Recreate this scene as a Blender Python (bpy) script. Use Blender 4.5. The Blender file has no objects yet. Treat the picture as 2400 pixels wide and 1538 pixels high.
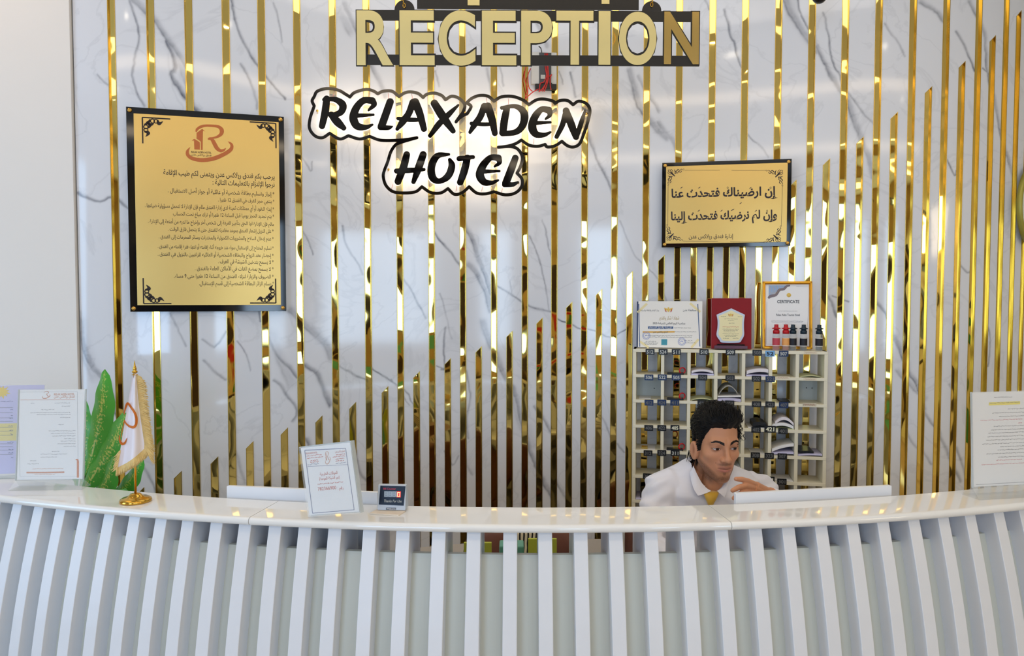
import bpy, bmesh, math, random
import numpy as np
from mathutils import Vector, Matrix
random.seed(7)
PI = math.pi
SC = bpy.context.scene
COL = SC.collection

# ---------------------------------------------------------------- camera, world, lights, exposure
FPX, PCX, PCY = 1750.0, 1200.0, 769.0
PITCH = math.atan(72.0 / 1750.0)
CAMZ = 1.65
cam_data = bpy.data.cameras.new('camera')
cam_data.sensor_width = 36.0
cam_data.lens = 36.0 * FPX / 2400.0
cam_data.clip_start = 0.05
cam = bpy.data.objects.new('camera', cam_data)
cam.location = (0, 0, CAMZ)
cam.rotation_euler = (PI / 2 - PITCH, 0, 0)
COL.objects.link(cam)
SC.camera = cam

world = bpy.data.worlds.new('world')
SC.world = world
world.use_nodes = True
world.node_tree.nodes['Background'].inputs[0].default_value = (0.62, 0.78, 1.0, 1)
world.node_tree.nodes['Background'].inputs[1].default_value = 1.2

def area(name, loc, target, sx, sy, power, color, spread=PI):
    d = bpy.data.lights.new(name, 'AREA')
    d.shape = 'RECTANGLE'; d.size = sx; d.size_y = sy
    d.energy = power; d.color = color; d.spread = spread
    o = bpy.data.objects.new(name, d)
    o.location = loc
    o.rotation_euler = (Vector(target) - Vector(loc)).to_track_quat('-Z', 'Y').to_euler()
    COL.objects.link(o)
    return o

# daylight through the lobby's window wall behind the camera and the side window, then the ceiling coves and added warm fills
area('daylight_back_window', (-2.2, -4.42, 1.75), (-1.2, 2.0, 1.2), 1.7, 2.1, 135, (0.43, 0.66, 1.0))
for wx, we in ((0.82, 34), (2.48, 30), (3.68, 30)):
    area('daylight_tall_window', (wx, -4.42, 1.8), (wx*0.8, 2.0, 1.5), 0.5, 1.75, we, (0.55, 0.76, 1.0))
area('daylight_side_window', (-4.3, 0.2, 1.7), (0.0, 1.9, 1.0), 1.5, 2.2, 78, (0.41, 0.67, 1.0))
area('cove_light', (0.1, 0.55, 3.22), (0.1, 0.75, 0.0), 5.0, 0.25, 30, (1.0, 0.78, 0.52))
area('cove_light_lobby', (0.9, -1.9, 3.22), (0.9, -1.7, 0.0), 6.0, 0.35, 60, (1.0, 0.80, 0.56))
area('ceiling_panel_light', (0.4, 2.35, 3.26), (0.4, 2.6, 0.0), 2.6, 0.5, 16, (1.0, 0.93, 0.84))
area('warm_fill_pier', (-2.2, 2.3, 3.24), (-2.0, 2.7, 2.2), 1.0, 0.2, 6, (1.0, 0.74, 0.5))  # added fill that warms the top of the left pier, no fixture there
area('warm_fill_east', (4.38, -1.0, 2.3), (1.5, 1.0, 1.2), 0.8, 0.5, 22, (1.0, 0.80, 0.55))  # added fill that warms the counter's right end, no fixture there

SC.view_settings.view_transform = 'Standard'
SC.view_settings.look = 'None'
SC.view_settings.gamma = 1.0
SC.view_settings.exposure = -0.72
SC.view_settings.use_curve_mapping = False

# ---------------------------------------------------------------- pixel rays (photo measurements -> places in the room)
_ct, _st = math.cos(PITCH), math.sin(PITCH)
def ray(px, py):
    u = (px - PCX) / FPX; v = -(py - PCY) / FPX
    return Vector((u, _ct + v * _st, -_st + v * _ct))
CAMP = Vector((0, 0, CAMZ))
def at(px, py, Y):
    d = ray(px, py); return CAMP + d * (Y / d.y)
def atz(px, py, z):
    d = ray(px, py); return CAMP + d * ((z - CAMZ) / d.z)

# ---------------------------------------------------------------- materials
def lin(c):
    return tuple(((x / 255.0) / 12.92 if x / 255.0 <= 0.04045 else ((x / 255.0 + 0.055) / 1.055) ** 2.4) for x in c)
def mat(name, rgb, rough=0.5, metal=0.0, spec=0.5, emit=None, estr=0.0, coat=0.0, noise=None, bump=None, alpha=1.0, trans=0.0, sheen=0.0, sss=0.0, ior=1.45):
    """rgb in sRGB 0..255; noise=(scale, amount) mottles the colour; bump=(scale, strength, distance)"""
    m = bpy.data.materials.new(name); m.use_nodes = True
    nt = m.node_tree; b = nt.nodes['Principled BSDF']
    col = lin(rgb) + (1,)
    b.inputs['Base Color'].default_value = col
    b.inputs['Roughness'].default_value = rough
    b.inputs['Metallic'].default_value = metal
    b.inputs['Specular IOR Level'].default_value = spec
    b.inputs['IOR'].default_value = ior
    b.inputs['Coat Weight'].default_value = coat
    b.inputs['Transmission Weight'].default_value = trans
    b.inputs['Alpha'].default_value = alpha
    b.inputs['Sheen Weight'].default_value = sheen
    if sss:
        b.inputs['Subsurface Weight'].default_value = sss
        b.inputs['Subsurface Radius'].default_value = (0.012, 0.005, 0.003)
    if emit is not None:
        b.inputs['Emission Color'].default_value = lin(emit) + (1,)
        b.inputs['Emission Strength'].default_value = estr
    tc = nt.nodes.new('ShaderNodeTexCoord')
    if noise:
        n = nt.nodes.new('ShaderNodeTexNoise'); n.inputs['Scale'].default_value = noise[0]; n.inputs['Detail'].default_value = 4
        nt.links.new(tc.outputs['Object'], n.inputs['Vector'])
        mx = nt.nodes.new('ShaderNodeMix'); mx.data_type = 'RGBA'
        mx.inputs[6].default_value = tuple(max(0, x * (1 - noise[1])) for x in col[:3]) + (1,)
        mx.inputs[7].default_value = tuple(min(1, x * (1 + noise[1])) for x in col[:3]) + (1,)
        nt.links.new(n.outputs['Fac'], mx.inputs[0]); nt.links.new(mx.outputs[2], b.inputs['Base Color'])
    if bump:
        n = nt.nodes.new('ShaderNodeTexNoise'); n.inputs['Scale'].default_value = bump[0]; n.inputs['Detail'].default_value = 0.6
        nt.links.new(tc.outputs['Object'], n.inputs['Vector'])
        bp = nt.nodes.new('ShaderNodeBump'); bp.inputs['Strength'].default_value = bump[1]; bp.inputs['Distance'].default_value = bump[2]
        nt.links.new(n.outputs['Fac'], bp.inputs['Height']); nt.links.new(bp.outputs['Normal'], b.inputs['Normal'])
    return m

M = {}
M['white_wall'] = mat('white_wall', (236, 230, 224), 0.6, noise=(3, 0.02))
M['ceiling'] = mat('ceiling_white', (238, 236, 232), 0.8)
M['floor'] = mat('floor_tile', (196, 172, 136), 0.18, noise=(2.5, 0.15))
M['lobby_wall'] = mat('lobby_wall', (216, 186, 130), 0.6, noise=(2, 0.1))
M['lobby_cream'] = mat('lobby_cream', (238, 218, 170), 0.5, noise=(2, 0.08))
M['mint_reflection_panel'] = mat('mint_reflection_panel', (120, 214, 176), 0.3)
M['red_reflection_panel'] = mat('red_reflection_panel', (190, 30, 30), 0.5)
M['green_reflection_panel'] = mat('green_reflection_panel', (40, 120, 50), 0.5)
M['downlight'] = mat('downlight', (255, 250, 240), 0.5, emit=(255, 240, 215), estr=40.0)
M['dark_wood'] = mat('dark_wood', (58, 38, 24), 0.35, noise=(6, 0.3))
M['gold'] = mat('gold_mirror', (232, 204, 116), 0.035, 1.0, bump=(5.5, 1.0, 0.0115))
M['gold_lip'] = mat('gold_lip', (206, 176, 96), 0.22, 1.0)
M['gold_plate'] = mat('gold_plate', (230, 192, 112), 0.26, 0.55, bump=(3.2, 0.5, 0.01))
M['gold_letter'] = mat('gold_letter', (222, 208, 148), 0.25, 0.45, bump=(9, 0.1, 0.004))
M['gold_letter_shaded'] = mat('gold_letter_shaded', (172, 148, 88), 0.22, 0.75, bump=(9, 0.1, 0.004))  # the letters' gold again, with the N's dimmer reflection put into the colour
M['brass'] = mat('brass', (214, 168, 72), 0.16, 1.0)
M['black_gloss'] = mat('black_gloss', (16, 17, 20), 0.06, 0.0, 0.6)
M['black_mirror'] = mat('black_mirror', (16, 13, 12), 0.06, 0.0, 0.45)
M['black_board'] = mat('black_board', (17, 18, 21), 0.3)
M['black_plastic'] = mat('black_plastic', (20, 20, 22), 0.4)
M['ink'] = mat('ink', (40, 24, 12), 0.5)
M['ink_black'] = mat('ink_black', (34, 18, 24), 0.4)
M['counter_top'] = mat('counter_top', (240, 240, 239), 0.05, 0.0, 0.55, coat=0.3)
M['counter_white'] = mat('counter_white', (228, 230, 236), 0.32, noise=(14, 0.025))
M['counter_panel'] = mat('counter_panel', (204, 206, 196), 0.38, noise=(3, 0.03))
M['screen_white'] = mat('screen_white', (236, 237, 241), 0.3)
M['paper'] = mat('paper', (240, 239, 240), 0.6)
M['cream_board'] = mat('cream_board', (233, 226, 202), 0.45, noise=(12, 0.02))
M['wire_red'] = mat('wire_red', (196, 44, 40), 0.4)

# ---------------------------------------------------------------- mesh helpers
class MB:
    """collects shapes and links them as one mesh object"""
    def __init__(self): self.v = []; self.f = []; self.sm = []
    def add(self, vs, fs, smooth=False):
        o = len(self.v)
        self.v.extend([tuple(p) for p in vs])
        self.f.extend([tuple(i + o for i in f) for f in fs]); self.sm.extend([smooth] * len(fs))
        return self
    def box(self, a, b):
        x0, y0, z0 = a; x1, y1, z1 = b
        return self.hexa([(x0,y0,z0),(x1,y0,z0),(x1,y1,z0),(x0,y1,z0),(x0,y0,z1),(x1,y0,z1),(x1,y1,z1),(x0,y1,z1)])
    def hexa(self, p):
        return self.add(p, [(3,2,1,0),(4,5,6,7),(0,1,5,4),(1,2,6,5),(2,3,7,6),(3,0,4,7)])
    def fbox(self, fr, u0, u1, v0, v1, w0, w1):
        g = fr.p
        return self.hexa([g(u0,v0,w1),g(u1,v0,w1),g(u1,v0,w0),g(u0,v0,w0),g(u0,v1,w1),g(u1,v1,w1),g(u1,v1,w0),g(u0,v1,w0)])
    def rbox(self, fr, u0, u1, v0, v1, w0, w1, r=0.004, n=4):
        """box whose four corners in the u-v plane are rounded"""
        pts = []
        for cx, cy, a0 in ((u1-r, v1-r, 0), (u0+r, v1-r, 90), (u0+r, v0+r, 180), (u1-r, v0+r, 270)):
            for k in range(n + 1):
                a = math.radians(a0 + 90.0 * k / n); pts.append((cx + r*math.cos(a), cy + r*math.sin(a)))
        return self.prism([fr.p(u, v, w0) for u, v in pts], [fr.p(u, v, w1) for u, v in pts])
    def prism(self, bot, top):
        n = len(bot)
        return self.add(list(bot) + list(top), [tuple(range(n))[::-1], tuple(range(n, 2*n))] + [(i, (i+1) % n, n+(i+1) % n, n+i) for i in range(n)])
    def grid(self, rows, smooth=True, closed=False):
        nr, nc = len(rows), len(rows[0])
        vs = [p for r in rows for p in r]; fs = []
        for i in range(nr - 1):
            for j in range(nc if closed else nc - 1):
                k = (j + 1) % nc
                fs.append((i*nc+j, i*nc+k, (i+1)*nc+k, (i+1)*nc+j))
        return self.add(vs, fs, smooth)
    def tube(self, pts, rad, n=8, caps=True):
        pts = [Vector(p) for p in pts]
        if not hasattr(rad, '__len__'): rad = [rad] * len(pts)
        rings = []; up = None
        for i, p in enumerate(pts):
            t = (pts[min(i+1, len(pts)-1)] - pts[max(i-1, 0)]).normalized()
            if up is None:
                up = Vector((0, 0, 1)) if abs(t.z) < 0.9 else Vector((1, 0, 0))
            a = t.cross(up)
            if a.length < 1e-6: a = t.orthogonal()
            a.normalize(); b = a.cross(t).normalized(); up = b
            rings.append([p + (a*math.cos(2*PI*k/n) + b*math.sin(2*PI*k/n)) * rad[i] for k in range(n)])
        self.grid(rings, True, True)
        if caps:
            o = len(self.v) - n*len(pts)
            self.f.append(tuple(o + k for k in range(n))); self.sm.append(False)
            self.f.append(tuple(o + n*(len(pts)-1) + k for k in range(n))[::-1]); self.sm.append(False)
        return self
    def lathe(self, prof, c, n=24, axis=None, smooth=True):
        c = Vector(c); ax = Vector(axis or (0,0,1)).normalized(); a = ax.orthogonal().normalized(); b = ax.cross(a)
        rings = [[c + ax*h + (a*math.cos(2*PI*k/n) + b*math.sin(2*PI*k/n))*max(r, 1e-5) for k in range(n)] for r, h in prof]
        return self.grid(rings, smooth, True)
    def build(self, name, m, parent=None, bevel=0.0, recalc=True):
        me = bpy.data.meshes.new(name)
        org = Vector((0,0,0))
        if parent is not None: org = root_loc(parent)
        me.from_pydata([Vector(p) - org for p in self.v], [], self.f)
        me.polygons.foreach_set('use_smooth', self.sm)
        me.validate()
        if recalc:
            b = bmesh.new(); b.from_mesh(me); bmesh.ops.recalc_face_normals(b, faces=b.faces); b.to_mesh(me); b.free()
        me.update()
        if m is not None: me.materials.append(m)
        o = bpy.data.objects.new(name, me); COL.objects.link(o)
        if parent is not None: o.parent = parent
        if bevel:
            md = o.modifiers.new('edge', 'BEVEL'); md.width = bevel; md.segments = 2; md.limit_method = 'ANGLE'; md.angle_limit = math.radians(50)
        return o

def root_loc(o):
    while o.parent is not None: o = o.parent
    return Vector(o.location)
def tag(o, label, cat, group=None, kind=None):
    o['label'] = label; o['category'] = cat
    if group: o['group'] = group
    if kind: o['kind'] = kind
    return o
def thing(name, loc, label, cat, group=None):
    o = bpy.data.objects.new(name, None); o.empty_display_size = 0.05
    o.location = loc; COL.objects.link(o)
    return tag(o, label, cat, group)
def struct(o):
    o['kind'] = 'structure'; return o

class Frame:
    """a flat board's own axes: u to its right, v up, w towards the viewer"""
    def __init__(self, o, u, v=(0,0,1)):
        self.o = Vector(o); self.u = Vector(u).normalized(); v = Vector(v)
        self.v = (v - self.u * v.dot(self.u)).normalized(); self.w = self.u.cross(self.v).normalized()
    def p(self, u, v, w=0.0): return self.o + self.u*u + self.v*v + self.w*w
    def hit(self, px, py, w=0.0):
        """where the line of sight through a photo pixel meets the board: (u, v)"""
        d = ray(px, py); o = self.o + self.w*w
        t = (o - CAMP).dot(self.w) / d.dot(self.w); q = CAMP + d*t - o
        return q.dot(self.u), q.dot(self.v)

def sdf_loops(strokes, step, pad=6.0, off=0.0):
    """closed outlines of a union of tapering strokes [(x, y, width), ...]"""
    al = np.array([[p[0], p[1], p[2]] for s in strokes for p in s], float)
    x0, y0 = al[:, 0].min() - al[:, 2].max() - pad - off, al[:, 1].min() - al[:, 2].max() - pad - off
    x1, y1 = al[:, 0].max() + al[:, 2].max() + pad + off, al[:, 1].max() + al[:, 2].max() + pad + off
    xs = np.arange(x0, x1 + step, step); ys = np.arange(y0, y1 + step, step)
    X, Y = np.meshgrid(xs, ys); D = np.full(X.shape, 1e9)
    for s in strokes:
        for (ax, ay, aw), (bx, by, bw) in zip(s[:-1], s[1:]):
            dx, dy = bx-ax, by-ay; L = dx*dx + dy*dy + 1e-9
            t = np.clip(((X-ax)*dx + (Y-ay)*dy) / L, 0, 1)
            D = np.minimum(D, np.hypot(X-ax-t*dx, Y-ay-t*dy) - (aw + (bw-aw)*t)/2)
    return contour(D - off, xs, ys)

def contour(D, xs, ys):
    """marching squares at zero"""
    ins = D < 0; segs = {}
    def edge(i, j, k):
        if k == 0: a, b = (i, j), (i, j+1)
        elif k == 1: a, b = (i, j+1), (i+1, j+1)
        elif k == 2: a, b = (i+1, j), (i+1, j+1)
        else: a, b = (i, j), (i+1, j)
        return (a, b)
    T = {1:[(3,0)],2:[(0,1)],3:[(3,1)],4:[(1,2)],5:[(3,0),(1,2)],6:[(0,2)],7:[(3,2)],8:[(2,3)],9:[(2,0)],10:[(0,1),(2,3)],11:[(2,1)],12:[(1,3)],13:[(1,0)],14:[(0,3)]}
    code = ins[:-1,:-1]*1 + ins[:-1,1:]*2 + ins[1:,1:]*4 + ins[1:,:-1]*8
    for i, j in zip(*np.nonzero((code > 0) & (code < 15))):
        for a, b in T[int(code[i, j])]: segs[edge(i,j,a)] = edge(i,j,b)
    def pt(e):
        (i,j),(k,l) = e; a, b = D[i,j], D[k,l]; t = a/(a-b)
        return (xs[j] + (xs[l]-xs[j])*t, ys[i] + (ys[k]-ys[i])*t)
    loops = []
    while segs:
        s, e = next(iter(segs.items())); lp = [s]; del segs[s]
        while e != s and e in segs:
            lp.append(e); n = segs.pop(e); e = n
        if len(lp) > 3: loops.append([pt(q) for q in lp])
    return loops

def smooth_line(pts, n=6):
    """Catmull-Rom through pts (any number of values each)"""
    P = [np.array(p, float) for p in pts]
    if len(P) < 3: return [tuple(p) for p in P]
    P = [2*P[0]-P[1]] + P + [2*P[-1]-P[-2]]; out = []
    for a, b, c, d in zip(P[:-3], P[1:-2], P[2:-1], P[3:]):
        for k in range(n):
            t = k/n
            out.append(tuple(0.5*((2*b) + (c-a)*t + (2*a-5*b+4*c-d)*t*t + (3*b-a-3*c+d)*t**3)))
    out.append(tuple(P[-2]))
    return out

def fill(loops, depth=0.0):
    """flat or extruded filled shape (holes kept) from closed 2-D loops: verts in the x-y plane, faces"""
    c = bpy.data.curves.new('tmp', 'CURVE'); c.dimensions = '2D'; c.fill_mode = 'BOTH' if depth else 'FRONT'
    c.extrude = depth/2
    for lp in loops:
        s = c.splines.new('POLY'); s.points.add(len(lp)-1)
        for q, p in zip(s.points, lp): q.co = (p[0], p[1], 0, 1)
        s.use_cyclic_u = True
    return curve_mesh(c)
def curve_mesh(c):
    o = bpy.data.objects.new('tmp', c); COL.objects.link(o)
    dg = bpy.context.evaluated_depsgraph_get(); dg.update()
    me = bpy.data.meshes.new_from_object(o.evaluated_get(dg))
    vs = [tuple(v.co) for v in me.vertices]; fs = [tuple(p.vertices) for p in me.polygons]
    bpy.data.objects.remove(o); bpy.data.meshes.remove(me); bpy.data.curves.remove(c)
    return vs, fs
def text2d(s, bold=0.0, depth=0.0, shear=0.0, space=1.0, res=3):
    c = bpy.data.curves.new('tmp', 'FONT'); c.body = s; c.offset = bold; c.extrude = depth/2; c.shear = shear; c.space_character = space
    c.resolution_u = res
    return curve_mesh(c)
def fit_text(s, x0, y0, x1, y1, bold=0.0, shear=0.0, keep=None):
    """text scaled into a box; keep='l','r','c' keeps its proportions at the box's height"""
    vs, fs = text2d(s, bold, 0.0, shear)
    if not vs: return [], []
    a = np.array(vs); mn = a.min(0); mx = a.max(0)
    sx = (x1-x0)/(mx[0]-mn[0]); sy = (y1-y0)/(mx[1]-mn[1])
    if keep: sx = sy
    w = sx*(mx[0]-mn[0]); ox = x0
    if keep == 'r': ox = x1 - w
    if keep == 'c': ox = (x0+x1)/2 - w/2
    return [((v[0]-mn[0])*sx + ox, (v[1]-mn[1])*sy + y0) for v in vs], fs

_AR = {'ء':(0xFE80,1),'آ':(0xFE81,2),'أ':(0xFE83,2),'ؤ':(0xFE85,2),'إ':(0xFE87,2),'ئ':(0xFE89,4),'ا':(0xFE8D,2),'ب':(0xFE8F,4),'ة':(0xFE93,2),'ت':(0xFE95,4),'ث':(0xFE99,4),'ج':(0xFE9D,4),'ح':(0xFEA1,4),'خ':(0xFEA5,4),'د':(0xFEA9,2),'ذ':(0xFEAB,2),'ر':(0xFEAD,2),'ز':(0xFEAF,2),'س':(0xFEB1,4),'ش':(0xFEB5,4),'ص':(0xFEB9,4),'ض':(0xFEBD,4),'ط':(0xFEC1,4),'ظ':(0xFEC5,4),'ع':(0xFEC9,4),'غ':(0xFECD,4),'ف':(0xFED1,4),'ق':(0xFED5,4),'ك':(0xFED9,4),'ل':(0xFEDD,4),'م':(0xFEE1,4),'ن':(0xFEE5,4),'ه':(0xFEE9,4),'و':(0xFEED,2),'ى':(0xFEEF,2),'ي':(0xFEF1,4)}
_LA = {'آ':0xFEF5,'أ':0xFEF7,'إ':0xFEF9,'ا':0xFEFB}
def arabic(s):
    """joined letter forms in visual (left to right) order; digits keep theirs"""
    out = []; i = 0; prev = False
    while i < len(s):
        ch = s[i]
        if ch in _AR:
            b, n = _AR[ch]
            if ch == 'ل' and i+1 < len(s) and s[i+1] in _LA:
                out.append(chr(_LA[s[i+1]] + (1 if prev else 0))); prev = False; i += 2; continue
            nxt = i+1 < len(s) and s[i+1] in _AR and _AR[s[i+1]][1] > 1 and n == 4
            out.append(chr(b + (3 if prev and nxt else 2 if nxt else 1 if prev and n > 1 else 0)))
            prev = nxt; i += 1
        elif ch.isdigit():
            j = i
            while j < len(s) and s[j].isdigit(): j += 1
            out.append(s[i:j]); prev = False; i = j
        else:
            out.append({'(':')',')':'('}.get(ch, ch)); prev = False; i += 1
    return ''.join(out[::-1])

def put(mb, fr, vf, w):
    """lay a 2-D shape (frame u, v) on the board at height w"""
    vs, fs = vf
    if vs: mb.add([fr.p(v[0], v[1], w) for v in vs], fs)
def ribbon(mb, fr, pts, w, cut=None):
    """flat brush stroke through (u, v, width) points"""
    L = []; R = []
    for i, p in enumerate(pts):
        a = pts[max(i-1, 0)]; b = pts[min(i+1, len(pts)-1)]
        dx, dy = b[0]-a[0], b[1]-a[1]; l = math.hypot(dx, dy) or 1
        nx, ny = -dy/l*p[2]/2, dx/l*p[2]/2
        L.append(fr.p(p[0]+nx, p[1]+ny, w)); R.append(fr.p(p[0]-nx, p[1]-ny, w))
    n = len(pts)
    mb.add(L + R, [(i, i+1, n+i+1, n+i) for i in range(n-1)])
def pxline(mb, fr, pts, w, n=5, straight=False):
    """ribbon traced from photo pixels (x, y, width in pixels)"""
    s = pts if straight else smooth_line(pts, n)
    h = []
    for x, y, q in s:
        u, v = fr.hit(x, y, w); u2, v2 = fr.hit(x+1, y, w)
        h.append((u, v, q * math.hypot(u2-u, v2-v)))
    ribbon(mb, fr, h, w)
def pxpoly(mb, fr, pts, w):
    put(mb, fr, fill([[fr.hit(x, y, w) for x, y in pts]]), w)
def box_uv(fr, x0, y0, x1, y1, w=0.0):
    """photo box (left, top, right, bottom) -> (u0, v0, u1, v1) on the board"""
    u0, v1 = fr.hit(x0, y0, w); u1, v0 = fr.hit(x1, y1, w)
    return u0, v0, u1, v1
# ---------------------------------------------------------------- the curved back wall: marble slabs and gold channels
_K = (-0.33407, 0.41476, 0.39090, -0.03303)
def _curve():
    def go(sgn, length):
        x, y, th, s = (1512-PCX)/FPX*3.34256, 3.34256, -0.10643649, 0.0
        out = [(s, x, y, th)]; ds = 0.004
        while abs(s) < length:
            sm = max(-2.15, min(1.62, s + sgn*ds/2)); k = _K[0] + _K[1]*sm + _K[2]*sm**2 + _K[3]*sm**3
            t = th + k*sgn*ds/2
            x += sgn*ds*math.cos(t); y += sgn*ds*math.sin(t); s += sgn*ds; th += k*sgn*ds
            out.append((s, x, y, th))
        return out
    return np.array(go(-1, 2.5)[::-1][:-1] + go(1, 2.2))
WC = _curve()
def wpt(s, z, off=0.0):
    x = np.interp(s, WC[:,0], WC[:,1]); y = np.interp(s, WC[:,0], WC[:,2]); t = np.interp(s, WC[:,0], WC[:,3])
    return Vector((x + math.sin(t)*off, y - math.cos(t)*off, z))
def wall_s(px, py, off=0.0):
    """(s, z) where a photo pixel falls on the wall"""
    d = ray(px, py); m = d.x/d.y
    X = WC[:,1] + np.sin(WC[:,3])*off; Y = WC[:,2] - np.cos(WC[:,3])*off
    r = X/Y; s = float(np.interp(m, r, WC[:,0])); Yi = float(np.interp(s, WC[:,0], Y))
    return s, CAMZ + d.z/d.y*Yi
def W(px, py, off=0.0):
    s, z = wall_s(px, py, off); return wpt(s, z, off)

WALL_TOP = 3.3
LONG = [275,365,453,539,621,703,785,863,938,1012,1085,1158,1230,1299,1369,1439,1512,1587,1663.5,1739,1816,1893,1970,2047,2126,2203,2278,2341,2395]
TIPS = [(332,1142),(421,1104),(506,1070),(590,1034),(672,1002),(751,974),(833,942),(911,905),(983,870),(1056,839),(1130,811),(1201,775),(1270,744),(1342,707),(1412,677),(1484,635),(1558,597),(1634,556),(1710,513),(1790,468),(1867,421),(1946,371),(2023,320),(2105,262),(2187,202),(2268,143),(2340,83),(2400,25)]
long_s = [wall_s(x, 700)[0] for x in LONG]
while long_s[-1] < 1.95: long_s.append(long_s[-1] + 0.137)
short = []
for i in range(len(long_s)-1):
    sm = (long_s[i] + long_s[i+1]) / 2
    zt = wall_s(*TIPS[i])[1] if i < len(TIPS) else short[-1][1] + 0.12
    short.append((sm, zt))
HW = 0.0145           # half width of a gold channel
DEEP = 0.008

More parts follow.
